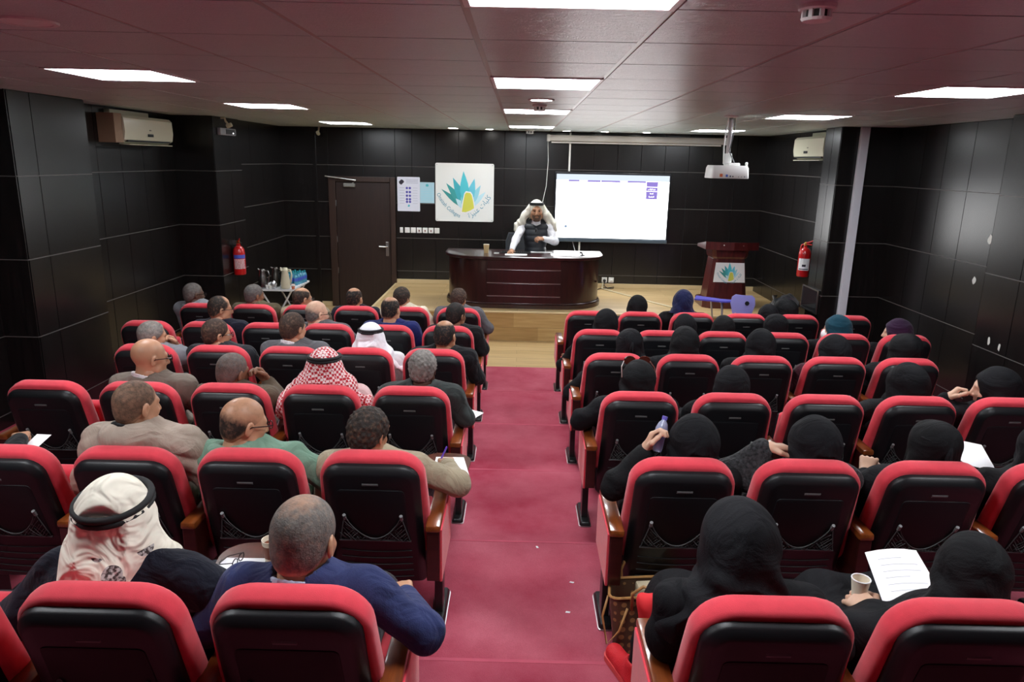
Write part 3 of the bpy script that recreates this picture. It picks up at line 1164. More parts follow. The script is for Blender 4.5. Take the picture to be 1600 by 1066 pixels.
def hair_shape(style, h=0.006):
    """hair shell and, per vertex, how densely the scalp is covered"""
    t = {'short': 0.009, 'buzz': 0.004, 'balding': 0.005, 'sides': 0.0035, 'receding': 0.008, 'afro': 0.016, 'curly': 0.018, 'thin': 0.007}[style]
    s = SDF((-0.13, -0.16, -0.14), (0.13, 0.13, 0.17), h)
    s.ell((0, -0.014, 0.032), (0.078 + t, 0.098 + t, 0.090 + t), 0)
    s.ell((0, -0.035, -0.03), (0.066 + t * 0.6, 0.068 + t * 0.6, 0.07), 0.03)

    def low(x, y):
        return np.maximum(1.0 * y - 0.012 - 0.3 * np.abs(x) * (y > 0), -0.08 + 0 * x)
    s.clip(lambda x, y, z: low(x, y) - z)
    s.clip(lambda x, y, z: (y - 0.074 + 0 * x + 0 * z))
    if style in ('afro', 'curly'):
        a = 0.006 if style == 'curly' else 0.003
        f = 150 if style == 'curly' else 220
        s.warp(lambda x, y, z: a * np.sin(f * x + 9 * z) * np.sin(f * y + 3) * np.sin(f * z + 1))
    V, F = s.nets()
    x, y, z = V[:, 0], V[:, 1], V[:, 2]
    e = 0.012 if style in ('afro', 'curly', 'short') else 0.03
    d = sst(0.0, e, z - low(x, y)) * sst(0.0, e, 0.074 - y)
    if style == 'balding':
        d *= sst(0.9, 1.35, np.sqrt((x / 0.058) ** 2 + ((y - 0.01) / 0.095) ** 2 + ((z - 0.125) / 0.06) ** 2))
    if style == 'sides':
        d *= 1 - sst(-0.01, 0.05, z + 0.25 * y - 0.0)
    if style == 'receding':
        d *= sst(0.8, 1.3, np.sqrt((x / 0.075) ** 2 + ((y - 0.08) / 0.07) ** 2 + ((z - 0.11) / 0.06) ** 2))
    if style == 'thin':
        d *= 0.6 + 0.4 * sst(0.4, 1.5, np.sqrt((x / 0.05) ** 2 + ((y + 0.04) / 0.06) ** 2 + ((z - 0.12) / 0.05) ** 2))
    if style == 'buzz':
        d *= 0.82
    return V, F, d


def hand_shape(curl, spread=1.0, h=0.0045):
    """wrist at the origin, fingers +y, palm facing -z, thumb on +x"""
    s = SDF((-0.075, -0.05, -0.11), (0.10, 0.23, 0.05), h)
    s.cone((0, -0.03, 0), 0.026, (0, 0.02, 0), 0.027, 0.02)
    for x in (-0.03, -0.01, 0.01, 0.03):
        s.cone((x * 0.6, 0.015, 0), 0.016, (x, 0.085, 0), 0.0135, 0.015)
    for x, L, dx in ((-0.033, 0.062, -0.10), (-0.011, 0.080, -0.03), (0.011, 0.088, 0.03), (0.033, 0.078, 0.10)):
        p = np.array((x, 0.088, 0.0))
        a = 0.0
        pts, rs = [p], [0.0105]
        for j, fr_ in enumerate((0.45, 0.32, 0.23)):
            a += curl * (0.8 if j == 0 else 1.0)
            p = p + L * fr_ * np.array((dx * spread * math.cos(a), math.cos(a), -math.sin(a)))
            pts.append(p)
            rs.append(0.0095 - 0.0008 * j)
        s.chain(pts, rs, 0.004)
    c2 = curl * 0.6
    s.chain([np.array((0.022, 0.018, -0.006)), np.array((0.052, 0.05, -0.014 - 0.01 * c2)), np.array((0.056 - 0.016 * c2, 0.082, -0.022 - 0.02 * c2)),
             np.array((0.050 - 0.028 * c2, 0.104, -0.026 - 0.03 * c2))], [0.016, 0.0125, 0.0108, 0.009], 0.006)
    return s.nets()


def hijab_shape(h, variant, face=True):
    s = SDF((-0.26, -0.22, -0.30), (0.26, 0.22, 0.19), h)
    s.ell((0, -0.022, 0.028), (0.092, 0.117, 0.107), 0)
    if variant == 1:
        s.ell((0, -0.085, 0.0), (0.066, 0.06, 0.066), 0.05)
    if variant == 2:
        s.ell((0, -0.075, 0.05), (0.07, 0.06, 0.06), 0.05)
    s.cone((0, -0.020, 0.0), 0.094, (0.012 * (variant - 1), -0.030, -0.15), 0.130, 0.06)
    s.cone((0, 0.02, -0.09), 0.07, (0, 0.03, -0.17), 0.085, 0.05)
    s.ell((0, -0.020, -0.185), (0.155, 0.108, 0.075), 0.08)
    s.ell((0, -0.005, -0.235), (0.215, 0.112, 0.062), 0.08)
    ph = variant * 1.7

    def folds(x, y, z):
        k = np.clip((0.05 - z) * 7, 0, 1)
        ang = np.arctan2(x, -(y - 0.08))
        return (0.0055 * np.sin(7 * ang + 30 * z + 3 * np.sin(16 * z + ph) + ph) * k + 0.004 * np.sin(60 * z + 9 * np.abs(ang) + 25 * x + ph) * k
                + 0.0025 * np.sin(34 * z - 40 * y + 10 * x + ph))
    s.warp(folds)
    if face:
        s.ell((0, 0.125, -0.012), (0.056, 0.085, 0.082), 0.012, 's')
    s.ell((0, 0.0, -0.03), (0.072, 0.09, 0.11), 0.0, 's')
    return s.nets()


def against_back(VF):
    """cloth lies against the chair cushion instead of passing through it"""
    V, F = VF
    V = V.copy()
    yf = 0.298 - 0.2917 * (V[:, 2] - 0.267)
    hit = (np.abs(V[:, 0]) < 0.25) & (V[:, 2] < 0.955) & (V[:, 1] < yf)
    V[hit, 1] = yf[hit]
    return V, F


def ghutra_shape(h, variant, gw=1.0):
    """headcloth falling behind and over the shoulders"""
    s = SDF((-0.34, -0.26, -0.40), (0.34, 0.20, 0.18), h)
    s.ell((0, -0.014, 0.034), (0.090, 0.111, 0.103), 0)
    if variant == 'front':         # thrown to both sides, seen from the front
        for e in (-1, 1):
            s.chain([(e * 0.075, -0.02, 0.04), (e * 0.135, -0.03, -0.06), (e * 0.205, -0.04, -0.17), (e * 0.245, -0.03, -0.255)], [0.04, 0.048, 0.052, 0.03], 0.03)
        s.chain([(0, -0.07, 0.02), (0, -0.10, -0.12), (0, -0.12, -0.28)], [0.07, 0.08, 0.09], 0.05)
        s.ell((0, 0.10, -0.06), (0.066, 0.10, 0.125), 0.008, 's')
    else:
        s.chain([(0, -0.045, 0.02), (0, -0.065, -0.10), (0, -0.075, -0.22), (0, -0.06, -0.32)], [0.088, 0.10, 0.115, 0.12], 0.05)
        for e in (-1, 1):
            s.chain([(e * 0.06, -0.02, 0.0), (e * 0.09 * gw, -0.03, -0.10), (e * 0.17 * gw, -0.03, -0.22), (e * 0.20 * gw, 0.02, -0.31)], [0.05, 0.062, 0.056, 0.045], 0.05)
        s.ell((0, -0.06, -0.27), (0.21 * gw, 0.10, 0.085), 0.06)
        s.ell((0, 0.115, -0.04), (0.06, 0.09, 0.10), 0.012, 's')
        s.clip(lambda x, y, z: (-0.30 + 0.06 * np.sin(5 * x + 0.6)) - z + 0 * y)
        s.clip(lambda x, y, z: -0.116 - 0.6 * np.clip(-z, 0, 0.25) - y + 0 * x)
    s.warp(lambda x, y, z: np.clip((0.02 - z) * 6, 0, 1) * (0.006 * np.sin(85 * x + 10 * z + 3 * np.sin(20 * z)) + 0.013 * np.sin(46 * x - 12 * z + 2)))
    return s.nets()


HEADT = head_shape(0.0048)
HEADLOW = head_shape(0.0085)
HANDS = {'relaxed': hand_shape(0.38), 'fist': hand_shape(1.25, 0.4), 'hold': hand_shape(0.85, 0.6), 'flat': hand_shape(0.12)}
HAIR = {}
HIJ = {}


def skin(name, c):
    return mat('skin_' + name, srgb(*c), 0.42, spec=0.45, var=0.10, vscale=14, bump=0.05, bscale=90)


SKIN = {'tan': skin('tan', (186, 138, 108)), 'light': skin('light', (212, 170, 144)), 'brown': skin('brown', (128, 88, 66)), 'dark': skin('dark', (84, 58, 46)),
        'olive': skin('olive', (170, 124, 94))}


def hairmat(name, c):
    return mat('hair_' + name, srgb(*c), 0.75, spec=0.25, var=0.35, vscale=40, bump=0.5, bscale=180)


SKINC = {'tan': (186, 138, 108), 'light': (212, 170, 144), 'brown': (128, 88, 66), 'dark': (84, 58, 46), 'olive': (170, 124, 94)}
HAIRC = {'black': (24, 21, 20), 'dark': (44, 36, 31), 'brown': (62, 46, 38), 'grey': (132, 127, 122), 'salt': (98, 94, 92), 'stubble': (84, 68, 56), 'ash': (104, 98, 93)}
HAIRM = {k_: hairmat(k_, v_) for k_, v_ in HAIRC.items()}


def hair_on_skin(hc, sk):
    """hair that thins out to bare scalp where the mesh attribute 'dens' is low"""
    name = 'hair_%s_on_%s' % (hc, sk)
    if name in MATS:
        return MATS[name]
    m, nt, b = nodes_of(name)
    at_ = nt.nodes.new('ShaderNodeAttribute')
    at_.attribute_name = 'dens'
    tc = nt.nodes.new('ShaderNodeTexCoord')
    n = nt.nodes.new('ShaderNodeTexNoise')
    n.inputs['Scale'].default_value = 55
    n.inputs['Detail'].default_value = 4
    nt.links.new(tc.outputs['Object'], n.inputs['Vector'])
    ad = nt.nodes.new('ShaderNodeMath')
    ad.operation = 'MULTIPLY_ADD'
    ad.inputs[1].default_value = 0.9
    nt.links.new(n.outputs['Fac'], ad.inputs[0])
    ad.inputs[2].default_value = -0.45
    a2 = nt.nodes.new('ShaderNodeMath')
    a2.operation = 'ADD'
    a2.use_clamp = True
    nt.links.new(at_.outputs['Fac'], a2.inputs[0])
    nt.links.new(ad.outputs[0], a2.inputs[1])
    mx = nt.nodes.new('ShaderNodeMix')
    mx.data_type = 'RGBA'
    mx.inputs[6].default_value = srgb(*SKINC[sk])
    mx.inputs[7].default_value = srgb(*HAIRC[hc])
    n4 = nt.nodes.new('ShaderNodeTexNoise')
    n4.inputs['Scale'].default_value = 38
    n4.inputs['Detail'].default_value = 6
    n4.inputs['Roughness'].default_value = 0.7
    nt.links.new(tc.outputs['Object'], n4.inputs['Vector'])
    r4 = nt.nodes.new('ShaderNodeValToRGB')
    r4.color_ramp.elements[0].position = 0.32
    r4.color_ramp.elements[1].position = 0.7
    hcol = srgb(*HAIRC[hc])
    r4.color_ramp.elements[0].color = tuple(v_ * 0.45 for v_ in hcol[:3]) + (1,)
    r4.color_ramp.elements[1].color = tuple(min(1, v_ * 1.35) for v_ in hcol[:3]) + (1,)
    nt.links.new(n4.outputs['Fac'], r4.inputs[0])
    nt.links.new(r4.outputs[0], mx.inputs[7])
    nt.links.new(a2.outputs[0], mx.inputs[0])
    nt.links.new(mx.outputs[2], b.inputs['Base Color'])
    rr = nt.nodes.new('ShaderNodeMapRange')
    rr.inputs[3].default_value = 0.42
    rr.inputs[4].default_value = 0.72
    nt.links.new(a2.outputs[0], rr.inputs[0])
    nt.links.new(rr.outputs[0], b.inputs['Roughness'])
    b.inputs['Specular IOR Level'].default_value = 0.35
    n2 = nt.nodes.new('ShaderNodeTexNoise')
    n2.inputs['Scale'].default_value = 170
    nt.links.new(tc.outputs['Object'], n2.inputs['Vector'])
    bp = nt.nodes.new('ShaderNodeBump')
    bp.inputs['Strength'].default_value = 0.45
    bp.inputs['Distance'].default_value = 0.006
    mu = nt.nodes.new('ShaderNodeMath')
    mu.operation = 'MULTIPLY'
    nt.links.new(n2.outputs['Fac'], mu.inputs[0])
    nt.links.new(a2.outputs[0], mu.inputs[1])
    nt.links.new(mu.outputs[0], bp.inputs['Height'])
    nt.links.new(bp.outputs[0], b.inputs['Normal'])
    return m


def cloth(name, c, rough=0.85, bump=0.25, bs=260, var=0.10, vs=10, sheen=0.1, fold=0.55):
    """woven cloth: slight mottling, fine weave relief and broad creases"""
    key = 'cloth_' + name
    if key in MATS:
        return MATS[key]
    m = mat(key, srgb(*c), rough, spec=0.2, var=var, vscale=vs, sheen=sheen)
    nt = m.node_tree
    b = nt.nodes['Principled BSDF']
    tc = nt.nodes.new('ShaderNodeTexCoord')
    n1 = nt.nodes.new('ShaderNodeTexNoise')
    n1.inputs['Scale'].default_value = bs
    n2 = nt.nodes.new('ShaderNodeTexNoise')
    n2.inputs['Scale'].default_value = 6.5
    n2.inputs['Detail'].default_value = 3
    n2.inputs['Roughness'].default_value = 0.45
    n2.inputs['Distortion'].default_value = 1.4
    for n in (n1, n2):
        nt.links.new(tc.outputs['Object'], n.inputs['Vector'])
    b1 = nt.nodes.new('ShaderNodeBump')
    b1.inputs['Strength'].default_value = fold
    b1.inputs['Distance'].default_value = 0.07
    nt.links.new(n2.outputs['Fac'], b1.inputs['Height'])
    b2 = nt.nodes.new('ShaderNodeBump')
    b2.inputs['Strength'].default_value = bump
    b2.inputs['Distance'].default_value = 0.006
    nt.links.new(n1.outputs['Fac'], b2.inputs['Height'])
    nt.links.new(b1.outputs[0], b2.inputs['Normal'])
    nt.links.new(b2.outputs[0], b.inputs['Normal'])
    return m


BLACKCLOTH = [cloth('black_a', (13, 13, 17), 0.8, sheen=0, fold=0.35), cloth('black_b', (16, 16, 20), 0.8, sheen=0, fold=0.35), cloth('black_c', (11, 11, 14), 0.75, sheen=0, fold=0.3)]


def headM(H, yaw, pitch, roll, s):
    return Matrix.Translation(H) @ Matrix.Rotation(yaw, 4, 'Z') @ Matrix.Rotation(-pitch, 4, 'X') @ Matrix.Rotation(roll, 4, 'Y') @ Matrix.Scale(s, 4)


def frame(p, d, up):
    """matrix with +y along d, +z near up"""
    y = Vector(d).normalized()
    z = Vector(up)
    x = y.cross(z).normalized()
    z = x.cross(y)
    return Matrix(((x.x, y.x, z.x, p[0]), (x.y, y.y, z.y, p[1]), (x.z, y.z, z.z, p[2]), (0, 0, 0, 1)))


def limb_layout(H, sz, arms, seated=True, ty=0.21, sw=0.195):
    hx, hy, hz = H
    L = {}
    L['nb'] = np.array((hx * 0.95, hy * 0.75 + ty * 0.25 - 0.03, sz + 0.02))
    L['top'] = np.array((hx * 0.75, ty, sz))
    for e, nm in ((-1, 'l'), (1, 'r')):
        a = arms.get(nm, {})
        L['s' + nm] = np.array((hx * 0.75 + e * sw, ty, sz - 0.04))
        el = a.get('e', (e * 0.30, ty + 0.08, sz - 0.29))
        wr_ = a.get('w', (e * 0.13, ty + 0.30, 0.60))
        L['e' + nm], L['w' + nm] = np.array(el, float), np.array(wr_, float)
    return L


def trunk(s, L, g=0.0, k=0.06, seated=True):
    """torso of the field s, grown by g"""
    t = L['top']
    s.ell((t[0], t[1] + 0.005, t[2] - 0.14), (0.175 + g, 0.112 + g, 0.175 + g), 0.02)
    for nm in 'lr':
        s.cone((t[0], t[1] - 0.005, t[2] - 0.005), 0.062 + g, L['s' + nm], 0.056 + g, k)
    s.cone(L['nb'], 0.050 + g, (t[0], t[1], t[2] - 0.03), 0.07 + g, k)
    if seated:
        s.cone((t[0] * 0.6, t[1] + 0.06, 0.66), 0.130 + g, (0, 0.36, 0.565), 0.115 + g, k)
        s.cone((-0.06, 0.37, 0.555), 0.105 + g, (0.06, 0.37, 0.555), 0.105 + g, k)
    return s


def arms_(s, L, g=0.0, k=0.035, cut=1.0):
    for nm in 'lr':
        wv = L['e' + nm] + (L['w' + nm] - L['e' + nm]) * cut
        s.cone(L['s' + nm], 0.056 + g, L['e' + nm], 0.044 + g, k)
        s.cone(L['e' + nm], 0.044 + g, wv, 0.031 + g * 0.9, k)
    return s


def legs_(s, g=0.0, k=0.05, z0=0.06):
    for e in (-1, 1):
        s.chain([(e * 0.085, 0.38, 0.545), (e * 0.115, 0.70, 0.515), (e * 0.12, 0.71, 0.30), (e * 0.12, 0.70, z0)], [0.088 + g, 0.066 + g, 0.058 + g, 0.042 + g], k)
    return s


def bodymesh(L, HM, hands, seated=True, hq=True, legs=True):
    s = SDF((-0.62, -0.1, 0.0), (0.62, 1.0, L['top'][2] + 0.26), 0.02)
    trunk(s, L, -0.022, 0.05, seated)
    arms_(s, L, -0.008, 0.02)
    s.cone(L['nb'] - np.array((0, 0, 0.03)), 0.060, L['nb'] + np.array((0, 0, 0.03)), 0.056, 0.03)
    if legs:
        legs_(s, -0.012)
        for e in (-1, 1):
            s.cone((e * 0.12, 0.69, 0.05), 0.035, (e * 0.125, 0.86, 0.04), 0.03, 0.03)
    parts = [s.nets(), xf(HEADT if hq else HEADLOW, HM)]
    for nm, sg in (('l', -1), ('r', 1)):
        hd = hands.get(nm, {})
        d = hd.get('d', tuple(L['w' + nm] - L['e' + nm]))
        up = hd.get('up', (0, 0, 1))
        # thumb of a right hand lies at -x of the template frame, so mirror it
        mir = Matrix.Scale(-1, 4, (1, 0, 0)) if sg > 0 else Matrix.Identity(4)
        parts.append(xf(HANDS[hd.get('pose', 'relaxed')], frame(L['w' + nm], d, up) @ mir))
    return join(*parts)


def glasses(HM, parent, material=None, dark=False):
    b = MB()
    for e in (-1, 1):
        rim = [(e * 0.034 + 0.025 * math.cos(a), 0.118 - 0.15 * abs(e * 0.034 + 0.025 * math.cos(a)) ** 1.2, 0.002 + 0.018 * math.sin(a)) for a in [2 * PI * i / 14 for i in range(14)]]
        b.tube(rim, 0.0026, 5, True)
        b.tube([(e * 0.060, 0.108, 0.006), (e * 0.085, 0.07, 0.008), (e * 0.090, 0.0, 0.006), (e * 0.086, -0.022, -0.008)], 0.0028, 5)
        if dark:
            b.prism([(e * 0.034 + 0.024 * math.cos(a), 0.002 + 0.017 * math.sin(a)) for a in [2 * PI * i / 12 for i in range(12)]], 0, 0.002,
                    Matrix(((1, 0, 0, 0), (0, 0, 1, 0.108), (0, 1, 0, 0), (0, 0, 0, 1))))
    b.tube([(-0.010, 0.117, 0.005), (0.010, 0.117, 0.005)], 0.0024, 5)
    b.v = [tuple(HM @ Vector(p)) for p in b.v]
    return obj('glasses', b.mesh('glasses'), material or M_GLASSES, parent)


def agal(HM, parent, lift=0.055, tilt=-0.22, r=(0.091, 0.110)):
    b = MB()
    for j in range(2):
        pts = []
        for i in range(28):
            a = 2 * PI * i / 28
            p = Matrix.Rotation(tilt, 3, 'X') @ Vector((r[0] * math.cos(a), r[1] * math.sin(a), 0.017 * j))
            pts.append(tuple(p + Vector((0, -0.014, lift))))
        b.tube(pts, 0.0105, 8, True)
    b.v = [tuple(HM @ Vector(p)) for p in b.v]
    return obj('head_ring', b.mesh('head_ring', smooth=True), mat('agal_black', (0.008, 0.008, 0.009), 0.8), parent)


def collar(HM, r, w_, h0, h1, h=0.006):
    """ring of cloth standing round the neck, open at the throat; frame of the head"""
    s = SDF((-0.15, -0.16, -0.22), (0.15, 0.12, -0.04), h)
    C0 = np.array((0, -0.034, -0.118))
    for z0 in np.linspace(h0, h1, 4):
        s.chain([C0 + np.array((r * math.cos(a), r * math.sin(a), z0 - 0.28 * r * math.sin(a))) for a in [PI * 0.75 + PI * 1.5 * j / 16 for j in range(17)]], [w_] * 17, 0.006)
    return xf(s.nets(), HM)


SHOE = MB().lathe([(0.001, 0.0), (0.044, 0.0), (0.046, 0.02), (0.040, 0.055), (0.030, 0.085), (0.004, 0.095)], 12, None, 1.0, 2.6).mesh('shoe', smooth=True)


def sitter(side, k, i, head, yaw, label, **kw):
    """a seated person on chair (side,k,i). head = (x,y,z) of the head centre in the chair's frame"""
    c = CHAIRS[side, k, i]
    root = thing('person', label, 'person', tuple(c.location), group='seated audience')
    near = k >= 3
    hv = {5: 0.0095, 4: 0.0105, 3: 0.0125, 2: 0.016, 1: 0.018, 0: 0.019}[k]
    hs = kw.get('hs', 1.12) * (1.0 if k == 5 else (0.97 if side == 'R' else 0.85))
    head = (head[0], head[1] + (0.075 if k == 5 else 0.03), head[2] - 0.01)
    H = Vector(head)
    HM = headM(H, yaw, kw.get('pitch', 0.08), kw.get('roll', 0.0), hs)
    sz = head[2] - kw.get('neck', 0.185) + 0.045
    L = limb_layout(head, sz, kw.get('arms', {}), ty=kw.get('ty', 0.245))
    arms = kw.get('arms', {})
    soft('body', bodymesh(L, HM, {nm: arms.get(nm, {}).get('hand', {}) for nm in 'lr'}, hq=near), SKIN[kw.get('skin', 'tan')], root)
    kind = kw.get('wear', 'suit')
    mt = kw['cloth']
    lo = np.array((-0.50, -0.12, 0.36))
    hi = np.array((0.50, 0.72, sz + 0.22))
    for nm in 'lr':
        lo = np.minimum(lo, np.minimum(L['e' + nm], L['w' + nm]) - 0.12)
        hi = np.maximum(hi, np.maximum(L['e' + nm], L['w' + nm]) + 0.12)
    if kind in ('abaya', 'thobe', 'cloak'):
        lo[2] = 0.03
        hi[1] = 1.0
    s = SDF(lo, hi, hv)
    g = {'suit': 0.012, 'sweater': 0.012, 'hoodie': 0.016, 'puffer': 0.032, 'abaya': 0.016, 'thobe': 0.012, 'cloak': 0.022}[kind]
    trunk(s, L, g)
    arms_(s, L, g * 0.85 + 0.004, 0.04, cut=0.93)
    ph = RNG.uniform(0, 6)
    if kind in ('abaya', 'thobe', 'cloak'):
        legs_(s, 0.03, 0.12, 0.09)
        s.cone((0, 0.42, 0.50), 0.10, (0, 0.70, 0.48), 0.085, 0.1)
        s.cone((0, 0.70, 0.45), 0.085, (0, 0.70, 0.12), 0.10, 0.1)
    if kind == 'suit':
        for nm, e in (('l', -1), ('r', 1)):      # padded shoulders
            s.cone(L['s' + nm] + np.array((-e * 0.05, 0, 0.03)), 0.04, L['s' + nm] + np.array((e * 0.012, 0, 0.016)), 0.05, 0.03)
    amp = {'suit': 0.003, 'sweater': 0.004, 'hoodie': 0.006, 'puffer': 0.0, 'abaya': 0.006, 'thobe': 0.004, 'cloak': 0.007}[kind]
    if amp:
        s.warp(lambda x, y, z: amp * np.sin(38 * z + 26 * x * np.sin(6 * x + ph) + 18 * y + ph) * np.sin(9 * x + 7 * z + ph))
    if kind == 'puffer':
        s.warp(lambda x, y, z: -0.014 * np.abs(np.sin(34 * (z + 0.45 * np.clip(np.abs(x) - 0.12, 0, 1)) + 0.5)) ** 0.5 + 0.010 + 0 * y)
    s.clip(lambda x, y, z: np.where((np.abs(x) < 0.245) & (z < 0.985), (0.298 - 0.2917 * (z - 0.267)) - y, -9.0))
    nb = L['nb']
    CM = HM @ Matrix.Translation((0, -0.042, -0.124))          # middle of the neck, where a collar lies
    if kind in ('suit', 'sweater', 'thobe'):
        ring = [np.array(CM @ Vector((0.079 * math.cos(a), 0.074 * math.sin(a) + 0.012, -0.012 - 0.020 * math.sin(a)))) for a in [PI * 0.82 + (PI * 1.36) * j / 12 for j in range(13)]]
        s.chain(ring, [0.013] * 13, 0.012)
        low_ = [p - np.array((0, 0.004, 0.028)) for p in ring]
        s.chain(low_, [0.018] * 13, 0.02)
    if kind in ('hoodie', 'puffer'):
        w_, rr_ = (0.088, (0.022, 0.032, 0.040)) if kind == 'hoodie' else (0.100, (0.030, 0.042, 0.055))
        C0 = np.array(HM @ Vector((0, -0.034, -0.130)))
        s.chain([C0 + np.array((-w_, 0.05, -0.005)), C0 + np.array((-w_ * 0.85, -0.02, 0.0)), C0 + np.array((-w_ * 0.45, -0.062, 0.0)), C0 + np.array((w_ * 0.45, -0.062, 0.0)), C0 + np.array((w_ * 0.85, -0.02, 0.0)),
                 C0 + np.array((w_, 0.05, -0.005))], [rr_[0], rr_[1], rr_[2], rr_[2], rr_[1], rr_[0]], 0.03)
    if kind in ('suit', 'sweater', 'hoodie', 'puffer', 'thobe'):
        c0, c1 = np.array(CM @ Vector((0, 0.008, -0.02))), np.array(CM @ Vector((0, 0.03, 0.12)))
        s.cone(c0, 0.060 * hs, c1, 0.078 * hs, 0.006, 's')
    nm_ = {'suit': 'jacket', 'sweater': 'sweater', 'hoodie': 'hoodie', 'puffer': 'padded_jacket', 'abaya': 'abaya', 'thobe': 'robe', 'cloak': 'cloak'}[kind]
    soft(nm_, s.nets(), mt, root)
    if kind in ('suit', 'sweater', 'hoodie', 'puffer'):
        s2 = SDF((-0.26, 0.18, 0.03), (0.26, 0.90, 0.72), max(0.016, hv))
        legs_(s2, 0.012)
        s2.cone((-0.06, 0.37, 0.545), 0.10, (0.06, 0.37, 0.545), 0.10, 0.05)
        soft('trousers', s2.nets(), kw.get('trousers', cloth('trouser_dark', (30, 30, 36))), root)
    for e in (-1, 1):
        obj('shoe', SHOE, kw.get('shoes', mat('shoe_black', (0.012, 0.012, 0.013), 0.35)), root, (e * 0.122, 0.77, 0.0))
    if kw.get('shirt'):
        soft('shirt_collar', collar(HM, 0.0645, 0.0055, -0.03, 0.012), kw['shirt'], root)
    if kind == 'puffer' and kw.get('lining'):
        soft('hood_lining', collar(HM, 0.070, 0.016, -0.02, 0.018, 0.008), kw['lining'], root)
    hst = kw.get('hair')
    if hst:
        if hst not in HAIR:
            HAIR[hst] = hair_shape(hst)
        ho = soft('hair', xf(HAIR[hst][:2], HM), hair_on_skin(kw.get('hc', 'black'), kw.get('skin', 'tan')), root)
        at_ = ho.data.attributes.new('dens', 'FLOAT', 'POINT')
        at_.data.foreach_set('value', HAIR[hst][2].astype(np.float32))
    if kw.get('beard'):
        s3 = SDF((-0.10, -0.03, -0.15), (0.10, 0.13, 0.0), 0.007)
        s3.ell((0, 0.030, -0.04), (0.067, 0.074, 0.090), 0)
        s3.cone((-0.02, 0.062, -0.104), 0.027, (0.02, 0.062, -0.104), 0.027, 0.03)
        s3.clip(lambda x, y, z: z + 0.045 - 0.35 * (0.06 - y) + 0 * x)
        s3.ell((0, 0.1, -0.065), (0.024, 0.03, 0.014), 0.006, 's')
        soft('beard', xf(s3.nets(), HM), HAIRM[kw['beard']], root)
    hj = kw.get('hijab')
    if hj is not None:
        var, hm = hj
        res = 0.0075 if k >= 4 else (0.0095 if k == 3 else 0.013)
        key = (var, res)
        if key not in HIJ:
            HIJ[key] = hijab_shape(res, var)
        VF = HIJ[key]
        if kw.get('short_scarf'):
            VF = VF[0], VF[1][(VF[0][VF[1]][:, :, 2] > -0.115).all(1)]
        soft('headscarf', against_back(xf(VF, HM)), hm, root)
    gh = kw.get('ghutra')
    if gh is not None:
        res = 0.007 if k >= 4 else 0.010
        gw = kw.get('gw', 1.0)
        if ('g', res, gw) not in HIJ:
            HIJ['g', res, gw] = ghutra_shape(res, 'back', gw)
        M2 = headM(H, yaw * 0.6, kw.get('gp', 0.0), 0, hs * kw.get('gs', 1.0))
        soft('headcloth', against_back(xf(HIJ['g', res, gw], M2)), gh, root)
        agal(M2, root, **kw.get('agal', {}))
    if kw.get('glasses'):
        glasses(HM, root, dark=kw['glasses'] == 'dark')
    return root, HM, L
# ================================================================== THINGS ON AND BY THE STAGE
LOGO_ID = [0]
M_PET = [mat('petal_%d' % i, srgb(*c), 0.4) for i, c in enumerate([(58, 150, 148), (64, 160, 160), (70, 176, 190), (86, 200, 214), (110, 204, 226), (150, 216, 232), (196, 232, 242), (150, 212, 222)])]
M_TOWER = mat('logo_yellow', srgb(214, 214, 90), 0.4)
M_LETTER = mat('logo_letter_teal', srgb(60, 150, 176), 0.4)
AR_COLLEGE = '\u0643\u0644\u064a\u0627\u062a \u0639\u0646\u064a\u0632\u0629'
AR_FORMS = {'college': [0xFEDB, 0xFEE0, 0xFEF4, 0xFE8E, 0xFE95, 0x20, 0xFECB, 0xFEE8, 0xFEF4, 0xFEB0, 0xFE93],
            'students': [0xFECB, 0xFEAA, 0xFEA9, 0x20, 0xFE8D, 0xFEDF, 0xFEC4, 0xFEFC, 0xFE8F],
            'year': [0xFE8D, 0xFEDF, 0xFEB4, 0xFEE8, 0xFE94],
            'study': [0xFE8D, 0xFEDF, 0xFEAA, 0xFEAD, 0xFE8D, 0xFEB3, 0xFEF4, 0xFE94]}


def arabic(key):
    return ''.join(chr(c) for c in reversed(AR_FORMS[key]))


def petal(b, base, tip, wdt, skew=0.0):
    bx, by = base
    tx, ty = tip
    d = Vector((tx - bx, ty - by))
    n_ = Vector((-d.y, d.x)).normalized()
    pts = []
    for s_, wv in ((0.0, 0.12), (0.25, 0.75), (0.45, 1.0), (0.65, 0.85), (0.85, 0.4), (1.0, 0.0)):
        pts.append((bx + d.x * s_ + n_.x * wv * wdt, by + d.y * s_ + n_.y * wv * wdt))
    for s_, wv in ((0.85, 0.4), (0.65, 0.85), (0.45, 1.0), (0.25, 0.75), (0.0, 0.12)):
        pts.append((bx + d.x * s_ - n_.x * wv * wdt, by + d.y * s_ - n_.y * wv * wdt))
    return pts


